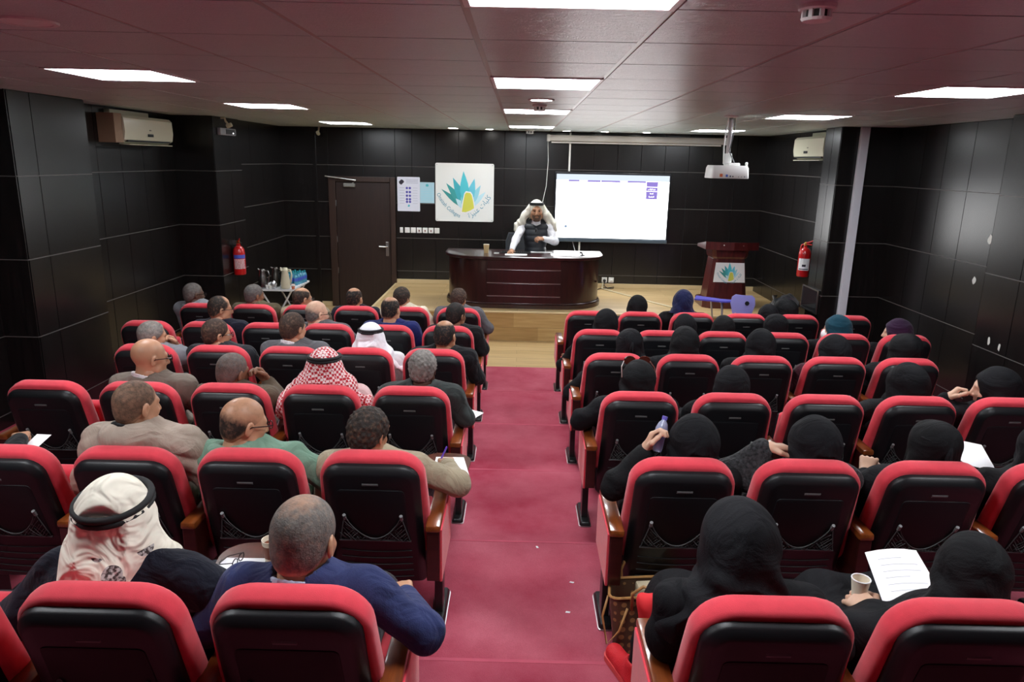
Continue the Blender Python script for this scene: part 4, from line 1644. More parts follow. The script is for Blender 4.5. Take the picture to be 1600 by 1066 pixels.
def lotus_logo(parent, cx, cz, w_, y0, text=True, rot=WALLROT, loc=None):
    """petals, tower and lettering on a board w_ wide; local x right, y up, z out of the board"""
    k = w_
    spec = [(0, (0.05, -0.30), (-0.40, 0.055), 0.045, 0.001), (1, (0.04, -0.29), (-0.315, 0.155), 0.062, 0.002), (2, (0.04, -0.28), (-0.20, 0.25), 0.072, 0.003),
            (6, (0.02, -0.29), (-0.15, -0.10), 0.05, 0.0035), (7, (0.02, -0.27), (-0.05, -0.02), 0.05, 0.004),
            (5, (0.06, -0.26), (0.275, 0.13), 0.058, 0.002), (6, (0.08, -0.27), (0.36, 0.02), 0.045, 0.001), (4, (0.05, -0.25), (0.17, 0.24), 0.068, 0.003), (3, (0.02, -0.25), (-0.02, 0.36), 0.078, 0.0045)]
    at_ = loc or (cx, y0, cz)
    for mi, ba, ti, wd, zz in spec:
        pts = [(x * k, y * k) for x, y in petal(None, ba, ti, wd)]
        obj('logo_petal', MB().prism(pts, zz * 0.4, zz * 0.4 + 0.0006), M_PET[mi], parent, at_, rot)
    tw = [(-0.045, -0.325), (0.02, -0.33), (0.10, -0.30), (0.165, -0.26), (0.15, -0.15), (0.125, -0.045), (0.10, -0.005), (0.03, 0.005), (0.005, -0.03), (-0.02, -0.15)]
    obj('logo_tower_edge', MB().prism([((x - 0.06) * 1.2 * k + 0.06 * k, (y + 0.16) * 1.13 * k - 0.16 * k) for x, y in tw], 0.0022, 0.0028), M_PAPER, parent, at_, rot)
    obj('logo_tower', MB().prism([(x * k, y * k) for x, y in tw], 0.0028, 0.0034), M_TOWER, parent, at_, rot)
    if text:
        R_ = Matrix.Rotation

        def along(s_, size, p0, p1, bend, name):
            """each letter set upright on a curve from p0 to p1"""
            full = text_mesh(s_, size, align='LEFT')
            V = np.zeros(len(full.vertices) * 3)
            full.vertices.foreach_get('co', V)
            V = V.reshape(-1, 3)
            if len(V) == 0:
                return
            x0, x1 = V[:, 0].min(), V[:, 0].max()
            t = (V[:, 0] - x0) / (x1 - x0)
            p0, p1 = np.array(p0), np.array(p1)
            d = p1 - p0
            L_ = np.linalg.norm(d)
            nrm = np.array((-d[1], d[0])) / L_
            off = -bend * 4 * t * (1 - t)
            sl = -bend * 4 * (1 - 2 * t) / L_
            tx = d[0] / L_ + nrm[0] * sl
            ty = d[1] / L_ + nrm[1] * sl
            ln = np.sqrt(tx ** 2 + ty ** 2)
            tx, ty = tx / ln, ty / ln
            X = p0[0] + d[0] * t + nrm[0] * off - ty * V[:, 1]
            Y = p0[1] + d[1] * t + nrm[1] * off + tx * V[:, 1]
            full.vertices.foreach_set('co', np.stack([X, Y, V[:, 2] + 0.002], 1).ravel())
            full.update()
            full.materials.clear()
            obj(name, full, M_LETTER, parent, at_, rot)
        along('Onaizah Colleges', 0.09 * k, (-0.455 * k, -0.02 * k), (-0.075 * k, -0.40 * k), 0.05 * k, 'logo_lettering')
        along(arabic('college'), 0.12 * k, (0.07 * k, -0.40 * k), (0.43 * k, -0.05 * k), 0.03 * k, 'logo_lettering')


# ---- lotus sign
sg = thing('wall_sign', 'square white college sign with a teal lotus logo on the back wall', 'sign', (-0.925, BACK - 0.012, 1.965))
obj('board', MB().prism(outline(0.485, 0.485, -0.475, 0.475, 0.025, 0.025, 5), 0.0, 0.03), mat('sign_white', srgb(236, 238, 236), 0.35), sg, (0, 0, 0), WALLROT)
for sx in (-1, 1):
    for sz_ in (-1, 1):
        obj('sign_screw', MB().lathe([(0.009, 0.03), (0.007, 0.036), (0.001, 0.037)], 10), M_CHROME, sg, (sx * 0.46, 0, sz_ * 0.45), WALLROT)
lotus_logo(sg, 0, 0, 0.97, -0.031)

# ---- notice boards
nb_ = thing('notice_board', 'white notice board with two columns of blue icons beside the door', 'notice board', (-1.86, BACK - 0.012, 1.92))
obj('board', MB().prism(outline(0.188, 0.188, -0.28, 0.28, 0.012, 0.012, 4), 0.0, 0.015), mat('notice_white', srgb(222, 224, 238), 0.4), nb_, (0, 0, 0), WALLROT)
M_BLUE = mat('print_blue', srgb(74, 70, 168), 0.5)
M_GREYP = mat('print_grey', srgb(170, 172, 190), 0.6)
M_DARKP = mat('print_dark', srgb(40, 34, 48), 0.6)
for j, z in enumerate((0.10, 0.035, -0.025, -0.082, -0.125)):
    for x in (-0.028, 0.022):
        obj('printed_icon', MB().lathe([(0.02, 0.0), (0.02, 0.001)], 12), M_BLUE, nb_, (x, -0.0155, z), WALLROT)
for j in range(7):
    z = 0.10 - 0.042 * j
    for x0, x1 in ((-0.15, -0.07), (0.07, 0.15)):
        obj('printed_line', MB().box((x0, 0, 0), (x1, 0.005, 0.001)), M_GREYP, nb_, (0, -0.0155, z), WALLROT)
for j in range(3):
    obj('printed_line', MB().box((-0.04, 0, 0), (0.16, 0.007, 0.001)), M_GREYP, nb_, (0, -0.0155, 0.23 - 0.025 * j), WALLROT)
obj('printed_emblem', MB().prism([(-0.15, 0.17), (-0.12, 0.15), (-0.09, 0.18), (-0.07, 0.20), (-0.09, 0.23), (-0.12, 0.24), (-0.16, 0.20)], 0.0, 0.001), M_DARKP, nb_, (0, -0.0155, 0), WALLROT)
obj('printed_emblem', MB().prism([(-0.02, -0.20), (0.01, -0.21), (0.02, -0.18), (0.0, -0.165)], 0.0, 0.001), M_PET[2], nb_, (0, -0.0155, 0), WALLROT)
nb2 = thing('notice_sheet', 'pale blue notice sheet next to the icon notice board', 'notice', (-1.55, BACK - 0.012, 1.95))
obj('sheet', MB().box((-0.12, -0.17, 0), (0.12, 0.17, 0.006)), mat('notice_blue', srgb(176, 212, 226), 0.4), nb2, (0, 0, 0), WALLROT)
for j in range(8):
    obj('printed_line', MB().box((-0.10, 0, 0), (0.10, 0.006, 0.001)), M_PET[5], nb2, (0, -0.0065, 0.07 - 0.028 * j), WALLROT)
obj('printed_emblem', MB().prism([(-0.02, 0.10), (0.02, 0.10), (0.025, 0.13), (0.0, 0.145), (-0.025, 0.13)], 0.0, 0.001), M_PET[2], nb2, (0, -0.0065, 0), WALLROT)

# ---- switches and sockets
SWN = ['narrow white switch plate, leftmost of the row beside the door', 'blank white plate, second in the row of wall switches', 'blank white plate, third in the row of wall switches',
       'white socket plate, fourth in the row of wall switches', 'white socket plate, fifth in the row of wall switches', 'white socket plate, sixth in the row of wall switches', 'blank white plate, rightmost in the row of wall switches']
for j in range(7):
    x = -1.99 + 0.1 * j
    t = thing('wall_switch', SWN[j], 'switch', (x, BACK - 0.012, 1.325), group='switch plates under the notice boards')
    hw = 0.026 if j == 0 else 0.042
    obj('plate', MB().box((-hw, -0.045, 0), (hw, 0.045, 0.012), c=0.004), M_WHITE, t, (0, 0, 0), WALLROT)
    if j in (3, 4, 5):
        obj('socket_face', MB().box((-0.010, -0.022, 0.012), (0.010, 0.008, 0.016)), mat('socket_brown', srgb(110, 60, 54), 0.5), t, (0, 0, 0), WALLROT)
    else:
        obj('rocker', MB().box((-hw * 0.55, -0.022, 0.012), (hw * 0.55, 0.022, 0.016), c=0.001), M_WHITE, t, (0, 0, 0), WALLROT)
for j, nm in ((0, 'white wall socket with a black plug below the display'), (1, 'white wall socket with a white plug below the display')):
    t = thing('wall_socket', nm, 'socket', (1.475 + 0.115 * j, BACK - 0.012, 0.55), group='wall sockets')
    obj('plate', MB().box((-0.045, -0.045, 0), (0.045, 0.045, 0.012), c=0.004), M_WHITE, t, (0, 0, 0), WALLROT)
    obj('plug', MB().lathe([(0.026, 0.01), (0.024, 0.04), (0.010, 0.05)], 12), M_BLACKM if j == 0 else M_WHITE, t, (0, 0, -0.008), WALLROT)

# ---- display
tv = thing('display_screen', 'large flat display showing a white slide with purple table cells', 'display', (1.525, BACK - 0.02, 1.77))
obj('casing', MB().box((-0.955, -0.565, 0.0), (0.955, 0.57, 0.06), c=0.012), mat('display_casing', (0.010, 0.011, 0.016), 0.35), tv, (0, 0, 0), WALLROT)
obj('bottom_bar', MB().box((-0.955, -0.575, 0.0), (0.955, -0.515, 0.068), c=0.008), mat('display_bar_grey', srgb(86, 100, 112), 0.35, metal=0.3), tv, (0, 0, 0), WALLROT)


def scr(name, x0, y0, x1, y1, z, col, st):
    return obj(name, MB().box((x0, y0, z), (x1, y1, z + 0.0005)), MATS.get('scr_' + str(col)) or mat_emit('scr_' + str(col), srgb(*col), st), tv, (0, 0, 0), WALLROT)


scr('lit_screen', -0.93, -0.505, 0.93, 0.535, 0.0605, (255, 255, 255), SCREEN_POWER)
scr('slide_header', -0.93, 0.44, 0.93, 0.535, 0.0612, (226, 238, 250), 0.30)
for x0, x1, hh in ((-0.73, -0.55, 0.026), (-0.55, -0.42, 0.010), (-0.42, -0.20, 0.026), (-0.195, 0.12, 0.026), (0.12, 0.24, 0.008), (0.24, 0.545, 0.026)):
    scr('slide_bar', x0, 0.415, x1, 0.415 + hh, 0.062, (150, 132, 214), 0.30)
for y0, y1 in ((0.355, 0.435), (0.285, 0.348), (0.155, 0.278)):
    scr('slide_cell', 0.555, y0, 0.745, y1, 0.062, (150, 132, 214), 0.30)
M_SCRT = mat_emit('scr_text', (1, 1, 1), SCREEN_POWER)
for key, y in (('students', 0.315), ('year', 0.245), ('study', 0.195)):
    me = text_mesh(arabic(key), 0.027, extrude=0.0002)
    me.materials.clear()
    obj('slide_text', me, M_SCRT, tv, (0.647, -0.0632, y), WALLROT)
obj('slide_mark', MB().lathe([(0.025, 0.062), (0.025, 0.0625)], 14), mat_emit('scr_mark', srgb(150, 170, 196), 0.30), tv, (-0.75, 0, -0.32), WALLROT)
t = tag(obj('cable_conduit', MB().box((-0.014, -0.02, 0), (0.014, 0.0, 0.62)), M_WHITE, None, (0.80, BACK - 0.012, 2.35)), 'white cable conduit running from the ceiling to the display', 'conduit', 'cable conduits')
t = tag(obj('cable_conduit', MB().box((-0.014, -0.02, 0), (0.014, 0.0, 0.62)), M_WHITE, None, (1.02, BACK - 0.012, 0.57)), 'white cable conduit below the display behind the desk', 'conduit', 'cable conduits')
tag(obj('wall_cable', MB().tube([(0.43, BACK - 0.02, 2.93), (0.45, BACK - 0.02, 2.5), (0.43, BACK - 0.02, 2.1), (0.37, BACK - 0.02, 1.8), (0.36, BACK - 0.02, 1.3)], 0.006, 6).mesh('wall_cable', smooth=True), M_WHITE),
    'thin white cable hanging down the wall behind the speaker', 'cable')
tag(obj('wall_cable', MB().tube([(0.90, BACK - 0.02, 1.2), (0.97, BACK - 0.03, 0.98), (1.0, BACK - 0.03, 0.85)], 0.006, 6).mesh('wall_cable', smooth=True), M_WHITE),
    'short white cable slanting below the left of the display', 'cable')
tag(obj('floor_cable', MB().tube([(1.45, BACK - 0.05, 0.50), (1.42, BACK - 0.2, 0.432), (1.7, 11.6, 0.43), (2.1, 10.9, 0.43), (2.45, 10.35, 0.43), (2.62, 10.1, 0.43), (2.66, 10.0, 0.40), (2.67, 9.98, 0.1), (2.66, 9.8, 0.012), (2.4, 9.4, 0.012)], 0.010, 6).mesh('floor_cable', smooth=True), mat('cable_cream', srgb(214, 206, 176), 0.5)),
    'cream cable lying across the stage and over its edge', 'cable')
tag(obj('floor_cable', MB().tube([(1.475, BACK - 0.06, 0.53), (1.47, BACK - 0.09, 0.46), (1.52, BACK - 0.16, 0.43), (1.62, BACK - 0.14, 0.43), (1.64, BACK - 0.07, 0.44), (1.55, BACK - 0.1, 0.43), (1.38, BACK - 0.2, 0.43), (1.25, BACK - 0.5, 0.43)], 0.007, 6).mesh('floor_cable', smooth=True), M_BLACKM),
    'black coiled cable on the stage under the sockets', 'cable')
# projection screen housing
ps = thing('projection_screen', 'long white rolled projection screen housing under the ceiling', 'projection screen', (1.89, BACK - 0.012, 2.87))
obj('housing', MB().box((-1.46, -0.12, -0.05), (1.46, -0.005, 0.05), c=0.02), mat('housing_grey', srgb(196, 192, 186), 0.45), ps)
obj('bottom_rod', MB().tube([(-1.40, -0.06, -0.065), (1.36, -0.06, -0.065)], 0.014, 8), M_WHITE, ps)
for sx in (-1.45, 1.45):
    obj('end_cap', MB().box((sx - 0.025, -0.125, -0.056), (sx + 0.025, -0.002, 0.056), c=0.01), M_WHITE, ps)

# ---- curved desk
dk = thing('presenter_desk', 'large dark mahogany desk with a curved front on the stage', 'desk', (0.08, 10.3, STZ))


def dplan(ex=0.0, n=10):
    """plan of the desk grown by ex: flat middle, rounded swept-back ends"""
    X0, X1, r = -1.13 - ex, 1.13 + ex, 0.60
    pts = []
    for i_ in range(n):
        a = -PI / 2 + (PI / 2) * i_ / (n - 1)
        pts.append((X1 - r + r * math.cos(a), r + r * math.sin(a) * 1.0 - ex + 0))
    pts.append((X1, 0.86))
    pts.append((X0, 0.86))
    for i_ in range(n):
        a = PI + (PI / 2) * i_ / (n - 1)
        pts.append((X0 + r + r * math.cos(a), r + r * math.sin(a) - ex))
    return pts


def shell_wall(pts, z0, z1, th):
    """open curved front: follows the plan except its straight rear edge"""
    b = MB()
    n = len(pts)
    path = pts[n - 10:] + pts[:11]
    path = [pts[11]] + path
    inn = []
    for i_ in range(len(path)):
        p0, p1 = Vector(path[max(0, i_ - 1)]), Vector(path[min(len(path) - 1, i_ + 1)])
        e = (p1 - p0).normalized()
        inn.append((path[i_][0] - e.y * th, path[i_][1] + e.x * th))
    loop = path + inn[::-1]
    b.prism(loop, z0, z1)
    return b


obj('desk_front', shell_wall(dplan(), 0.05, 0.71, 0.03).mesh('desk_front', auto=25), M_DESK, dk)
obj('plinth', shell_wall(dplan(0.03), 0.0, 0.06, 0.05).mesh('plinth', auto=25), M_DESK, dk)
top = [[(x, y, z) for x, y in dplan(e)] for z, e in ((0.70, 0.03), (0.71, 0.045), (0.742, 0.045), (0.75, 0.035))]
obj('desk_top', MB().loft(top).mesh('desk_top', auto=30), M_DESK, dk)
for j, (z0, z1) in enumerate(((0.06, 0.175), (0.185, 0.365), (0.375, 0.56), (0.57, 0.70))):
    obj('front_board', MB().box((-0.53, -0.014, z0), (0.53, 0.004, z1), c=0.004), M_DESK, dk)
for z in (0.18, 0.37, 0.565):
    obj('metal_strip', MB().box((-0.53, -0.012, z - 0.004), (0.53, 0.0, z + 0.004)), M_CHROME, dk)
obj('base_molding', MB().tube([(x, y, 0.07) for x, y in (dplan(0.012)[-10:] + dplan(0.012)[:10])], 0.012, 6).mesh('base_molding', smooth=True), M_DESK, dk)
obj('rear_shelf', MB().box((-1.08, 0.3, 0.36), (1.08, 0.84, 0.38)), M_DESK, dk)

DT = STZ + 0.75
# things on the desk
cup = thing('paper_cup', 'tan paper cup standing on the left of the desk', 'cup', (-0.48, 10.66, DT))
obj('cup_wall', MB().lathe([(0.001, 0.0), (0.032, 0.0), (0.043, 0.125), (0.040, 0.125), (0.030, 0.008), (0.001, 0.008)], 18).mesh('cup_wall', auto=40), mat('cup_tan', srgb(206, 178, 128), 0.6), cup)
obj('cup_rim', MB().tube([(0.042 * math.cos(a), 0.042 * math.sin(a), 0.125) for a in [2 * PI * i_ / 18 for i_ in range(18)]], 0.003, 5, True), mat('cup_rim_white', srgb(230, 226, 214), 0.5), cup)
lp = thing('keyboard', 'slim dark keyboard under the speaker\'s hand on the desk', 'keyboard', (-0.02, 10.72, DT))
obj('base', MB().box((-0.24, -0.07, 0), (0.20, 0.07, 0.018), c=0.005), M_BLACKM, lp)
b = MB()
for r_ in range(4):
    for c_ in range(13):
        b.box((-0.225 + 0.032 * c_, -0.055 + 0.029 * r_, 0.018), (-0.198 + 0.032 * c_, -0.031 + 0.029 * r_, 0.023))
obj('keys', b, M_SHELL2, lp)
ms = thing('desk_phone', 'small dark phone and charger on the desk beside the keyboard', 'phone', (-0.32, 10.64, DT))
obj('phone_body', MB().box((-0.045, -0.03, 0), (0.05, 0.035, 0.02), c=0.006), M_BLACKM, ms)
obj('phone_base', MB().box((-0.045, -0.065, 0), (0.03, -0.032, 0.015), c=0.003), M_WHITE, ms)
tag(obj('paper_sheet', MB().box((-0.16, -0.09, 0), (0.16, 0.09, 0.004)), M_PAPER, None, (-0.04, 10.52, DT)), 'white paper on the desk in front of the keyboard', 'paper', 'papers on the desk')
tag(obj('paper_sheet', MB().box((-0.17, -0.05, 0), (0.17, 0.05, 0.006)), M_PAPER, None, (0.33, 10.86, DT), (0, 0, 0.03)), 'white paper on the desk right in front of the speaker', 'paper', 'papers on the desk')
tag(obj('paper_sheet', MB().prism([(-0.36, -0.13), (0.20, -0.14), (0.36, 0.0), (0.30, 0.10), (-0.36, 0.12)], 0, 0.004), M_PAPER, None, (0.83, 10.62, DT)), 'broad flat white shape on the right end of the desk', 'paper', 'papers on the desk')  # thin white polygon filling the pale area at this end
mc = thing('table_microphone', 'small black table microphone on the white shape of the desk', 'microphone', (0.93, 10.55, DT + 0.004))
obj('foot', MB().lathe([(0.035, 0), (0.035, 0.01), (0.01, 0.016)], 14), M_BLACKM, mc)
obj('head', MB().tube([(0, 0, 0.012), (-0.01, 0, 0.04), (-0.04, 0, 0.05)], [0.008, 0.012, 0.016], 8), M_BLACKM, mc)

# ---- office chair behind the desk
oc = thing('office_chair', 'black mesh office chair behind the speaker', 'office chair', (0.06, 11.55, STZ), PI)
obj('backrest', MB().loft([[(x * wv, 0.0 + 0.05 * (1 - abs(x) / 0.25) + dy, z) for x in (-0.25, -0.15, 0, 0.15, 0.25)] + [(x * wv, -0.03 + 0.05 * (1 - abs(x) / 0.25) + dy, z) for x in (0.25, 0.15, 0, -0.15, -0.25)]
                           for z, wv, dy in ((0.50, 0.85, 0.0), (0.65, 1.0, -0.02), (0.82, 1.0, -0.04), (0.95, 0.88, -0.06))]).mesh('backrest', auto=50), mat('chair_mesh', (0.016, 0.018, 0.022), 0.6), oc)
obj('back_frame', MB().tube([(-0.22, -0.02, 0.5), (-0.262, -0.03, 0.66), (-0.262, -0.05, 0.82), (-0.225, -0.07, 0.955), (0.225, -0.07, 0.955), (0.262, -0.05, 0.82), (0.262, -0.03, 0.66), (0.22, -0.02, 0.5)], 0.014, 8).mesh('back_frame', smooth=True),
    mat('chair_frame_grey', srgb(52, 56, 62), 0.4), oc)
obj('headrest', MB().box((-0.15, -0.09, 0.98), (0.15, -0.03, 1.13), c=0.025).mesh('headrest', auto=60), M_BLACKM, oc)
obj('seat', MB().box((-0.24, 0.0, 0.42), (0.24, 0.46, 0.50), c=0.03).mesh('seat', auto=60), M_BLACKM, oc)
obj('gas_column', MB().tube([(0, 0.22, 0.08), (0, 0.22, 0.42)], 0.03, 10), M_BLACKM, oc)
for j in range(5):
    a = 2 * PI * j / 5
    obj('foot_spoke', MB().tube([(0, 0.22, 0.09), (0.28 * math.cos(a), 0.22 + 0.28 * math.sin(a), 0.06)], [0.025, 0.015], 8), M_BLACKM, oc)
    obj('caster', MB().lathe([(0.001, -0.015), (0.03, -0.015), (0.03, 0.015), (0.001, 0.015)], 12, Matrix.Translation((0.28 * math.cos(a), 0.22 + 0.28 * math.sin(a), 0.03)) @ Matrix.Rotation(PI / 2, 4, 'X')), M_BLACKM, oc)
for sx in (-1, 1):
    obj('arm_support', MB().tube([(sx * 0.25, 0.15, 0.45), (sx * 0.29, 0.15, 0.5), (sx * 0.29, 0.15, 0.66)], 0.018, 8), M_BLACKM, oc)
    obj('armrest', MB().box((sx * 0.29 - 0.04, 0.02, 0.66), (sx * 0.29 + 0.04, 0.27, 0.69), c=0.01), M_BLACKM, oc)

# ---- podium
pod = thing('podium', 'mahogany lectern podium with a lotus logo plate at the right of the stage', 'podium', (3.14, 10.92, STZ))


def ring_rect(hx, y0, y1, z, ch=0.06):
    return [(-hx + ch, y0, z), (hx - ch, y0, z), (hx, y0 + ch, z), (hx, y1, z), (-hx, y1, z), (-hx, y0 + ch, z)]


obj('plinth', MB().loft([ring_rect(0.37, -0.30, 0.25, 0.0, 0.10), ring_rect(0.37, -0.30, 0.25, 0.10, 0.10), ring_rect(0.34, -0.27, 0.25, 0.115, 0.09)]), M_POD, pod)
obj('body', MB().loft([ring_rect(0.30, -0.22, 0.22, 0.115, 0.08), ring_rect(0.235, -0.17, 0.20, 0.72, 0.06), ring_rect(0.23, -0.17, 0.20, 0.73, 0.06)]), M_POD, pod)
obj('neck', MB().loft([ring_rect(0.245, -0.18, 0.20, 0.73, 0.05), ring_rect(0.26, -0.195, 0.20, 0.76, 0.05), ring_rect(0.275, -0.205, 0.22, 0.87, 0.05)]), M_POD, pod)
obj('reading_top', MB().loft([[(x, y - (0.07 * (1 - (x / 0.4) ** 2) if y < 0 else 0), z - (0.075 if y > 0 and z > 0.9 else 0)) for x, y in ((-0.39, -0.22), (-0.2, -0.24), (0, -0.25), (0.2, -0.24), (0.39, -0.22), (0.40, 0.24), (-0.40, 0.24))]
                              for z in (0.87, 0.985)]), M_POD, pod)
for sx in (-0.14, 0.14):
    obj('screw_cap', MB().lathe([(0.010, 0.0), (0.006, 0.006)], 8), M_CHROME, pod, (sx, -0.30, 0.94), WALLROT)
M_plate = (PI / 2 - 0.085, 0, 0)
obj('logo_plate', MB().prism([(-0.235, -0.145), (0.235, -0.145), (0.21, 0.145), (-0.21, 0.145)], 0.0, 0.006), M_PAPER, pod, (0, -0.202, 0.53), M_plate)
lotus_logo(pod, 0, 0, 0.40, 0, rot=M_plate, loc=(0, -0.2085, 0.535))

# ---- purple tablet-arm chair in front of the stage
tcx = thing('tablet_arm_chair', 'lilac plastic chair with a writing tablet in front of the podium', 'chair', (2.95, 9.35, 0.0), -0.25)
M_LILAC = mat('lilac_plastic', srgb(150, 150, 226), 0.4)
M_LILACD = mat('purple_plastic', srgb(88, 84, 190), 0.4)
obj('backrest', MB().loft([[(x * wv, yv + 0.03 * (x / 0.2) ** 2, z) for x in (-0.2, -0.1, 0, 0.1, 0.2)] + [(x * wv, yv + 0.03 * (x / 0.2) ** 2 - 0.015, z) for x in (0.2, 0.1, 0, -0.1, -0.2)]
                           for z, wv, yv in ((0.52, 0.45, 0.0), (0.62, 0.62, -0.02), (0.74, 0.78, -0.04), (0.83, 0.72, -0.055), (0.865, 0.5, -0.06))]).mesh('backrest', auto=50), M_LILAC, tcx)
obj('grip_hole', MB().lathe([(0.028, 0.0), (0.028, 0.012)], 12), M_SHELL, tcx, (0.05, -0.052, 0.76), WALLROT)
obj('seat', MB().box((-0.2, 0.0, 0.43), (0.2, 0.40, 0.455), c=0.012), M_LILAC, tcx)
obj('tablet', MB().prism([(-0.62, 0.16), (-0.22, 0.10), (-0.12, 0.16), (-0.12, 0.26), (-0.28, 0.28), (-0.60, 0.42)], 0.72, 0.74), M_LILACD, tcx)
obj('tablet_post', MB().tube([(-0.24, 0.1, 0.40), (-0.25, 0.14, 0.62), (-0.26, 0.2, 0.70), (-0.30, 0.22, 0.72)], 0.014, 8), M_CHROME, tcx)
obj('tablet_brace', MB().tube([(-0.40, 0.26, 0.72), (-0.36, 0.3, 0.42)], 0.012, 8), M_CHROME, tcx)
for sx in (-0.18, 0.18):
    for y0, y1 in ((0.04, -0.04), (0.36, 0.44)):
        obj('leg', MB().tube([(sx, y0, 0.43), (sx * 1.15, y1, 0.0)], 0.013, 8), M_CHROME, tcx)
    obj('side_rail', MB().tube([(sx, 0.03, 0.42), (sx, 0.37, 0.42)], 0.012, 8), M_CHROME, tcx)
    obj('back_post', MB().tube([(sx * 0.45, 0.02, 0.42), (sx * 0.45, -0.02, 0.62)], 0.013, 8), M_CHROME, tcx)
obj('book_basket', MB().box((-0.28, 0.16, 0.28), (0.0, 0.40, 0.42), c=0.01), M_SHELL, tcx)

# ---- black equipment cases by the right wall
eq = thing('equipment_case', 'black equipment case with silver edge standing by the right wall', 'case', (3.47, 9.30, 0.0), -0.35)
obj('body', MB().box((-0.17, -0.40, 0.02), (0.17, 0.40, 0.62), c=0.015), M_SHELL, eq)
obj('lid', MB().box((-0.18, -0.41, 0.62), (0.18, 0.41, 0.70), c=0.012), M_BLACKM, eq)
obj('edge_strip', MB().box((-0.183, -0.41, 0.61), (-0.175, 0.41, 0.622)), M_CHROME, eq)
obj('edge_strip', MB().box((0.175, -0.41, 0.61), (0.183, 0.41, 0.622)), M_CHROME, eq)
for sy in (-0.25, 0.25):
    obj('latch', MB().box((-0.192, sy - 0.025, 0.585), (-0.18, sy + 0.025, 0.645)), M_CHROME, eq)
bg = thing('crumpled_bag', 'black crumpled bag lying on the equipment case', 'bag', (3.47, 9.25, 0.70), -0.35)
s = SDF((-0.25, -0.35, -0.01), (0.25, 0.35, 0.24), 0.014)
s.ell((0, 0, 0.06), (0.17, 0.27, 0.09), 0)
s.ell((0.03, 0.12, 0.10), (0.10, 0.12, 0.08), 0.04)
s.warp(lambda x, y, z: 0.010 * np.sin(42 * x + 20 * y) * np.sin(36 * y + 12 * z) + 0.006 * np.sin(80 * z + 30 * x))
s.clip(lambda x, y, z: 0.002 - z + 0 * x + 0 * y)
soft('bag_body', s.nets(), mat('bag_nylon', (0.012, 0.013, 0.017), 0.35), bg)
obj('strap', MB().tube([(-0.12, -0.2, 0.08), (-0.16, -0.05, 0.17), (-0.12, 0.12, 0.15), (-0.17, 0.24, 0.03)], 0.012, 6).mesh('strap', smooth=True), M_BLACKM, bg)

# ---- framed dark glass board on the right column
fb = thing('framed_glass_board', 'dark reflective glass board in a thin metal frame on the right column', 'board', (3.80, 9.30, 0.70))
obj('glass', MB().box((-0.01, -0.24, 0.0), (0.0, 0.24, 0.27)), mat('dark_glass', (0.02, 0.02, 0.022), 0.06, spec=0.8), fb)
for lo, hi in (((-0.016, -0.26, -0.02), (0.0, 0.26, 0.0)), ((-0.016, -0.26, 0.27), (0.0, 0.26, 0.285)), ((-0.016, -0.26, 0.0), (0.0, -0.24, 0.27)), ((-0.016, 0.24, 0.0), (0.0, 0.26, 0.27))):
    obj('frame_bar', MB().box(lo, hi), M_CHROME, fb)


# ---- fire extinguishers
def extinguisher(loc, side, label, white):
    t = thing('fire_extinguisher', label, 'fire extinguisher', loc, group='fire extinguishers')
    e = side
    obj('cylinder', MB().lathe([(0.001, 0.0), (0.074, 0.0), (0.08, 0.02), (0.08, 0.30), (0.072, 0.35), (0.045, 0.385), (0.026, 0.395), (0.026, 0.42)], 24).mesh('cylinder', auto=50), M_FIRE, t)
    obj('valve', MB().lathe([(0.02, 0.42), (0.024, 0.43), (0.024, 0.455), (0.012, 0.47)], 12), M_BRASS, t)
    obj('lever', MB().tube([(0.0, -0.01, 0.455), (0.03, -0.05, 0.47), (0.06, -0.10, 0.50)], [0.011, 0.012, 0.008], 8), M_FIRE, t)
    obj('lever', MB().tube([(0.0, -0.01, 0.44), (0.05, -0.09, 0.44)], [0.010, 0.008], 8), M_FIRE, t)
    obj('hose', MB().tube([(0, 0.02, 0.44), (0, 0.09, 0.42), (0.01, 0.105, 0.30), (0.01, 0.10, 0.10), (0.01, 0.095, 0.02)] if e < 0 else
                          [(0, 0.02, 0.44), (-0.02, 0.09, 0.42), (-0.03, 0.105, 0.30), (-0.03, 0.10, 0.10), (-0.03, 0.095, 0.0)], 0.012, 8).mesh('hose', smooth=True), M_BLACKM if e < 0 else M_FIRE, t)
    obj('wall_hook', MB().box((-0.09 if e < 0 else 0.02, 0.02, 0.40), (-0.02 if e < 0 else 0.09, 0.05, 0.46)), M_CHROME, t)

    def band(z0, z1, a0, a1, mm, nm, r=0.0808):
        n = 10
        pts = [(r * math.cos(a0 + (a1 - a0) * i_ / n), r * math.sin(a0 + (a1 - a0) * i_ / n)) for i_ in range(n + 1)]
        b = MB()
        b.add([(x, y, z) for z in (z0, z1) for x, y in pts], [(i_, i_ + 1, n + 2 + i_, n + 1 + i_) for i_ in range(n)])
        obj(nm, b, mm, t)
    if not white:
        band(0.225, 0.275, -2.2, 0.0, mat('label_blue', srgb(70, 90, 190), 0.5), 'label_band')
        r_ = random.Random(3)
        for row in range(8):
            a = -2.1
            while a < -0.3:
                d = r_.uniform(0.08, 0.3)
                band(0.085 + row * 0.017, 0.095 + row * 0.017, a, a + d, M_PAPER, 'label_print', 0.0812)
                a += d + 0.08
    else:
        band(0.09, 0.25, -2.9, -0.9, M_PAPER, 'label_band')
        band(0.14, 0.17, -2.2, -1.6, M_DARKP, 'label_print', 0.0815)
        band(0.10, 0.112, -2.7, -1.1, M_DARKP, 'label_print', 0.0815)


extinguisher((-3.835, 9.86, 0.90), -1, 'red fire extinguisher on the left wall column above the seats', False)
extinguisher((3.90, 9.90, 1.04), 1, 'red fire extinguisher with a white label on the right wall', True)


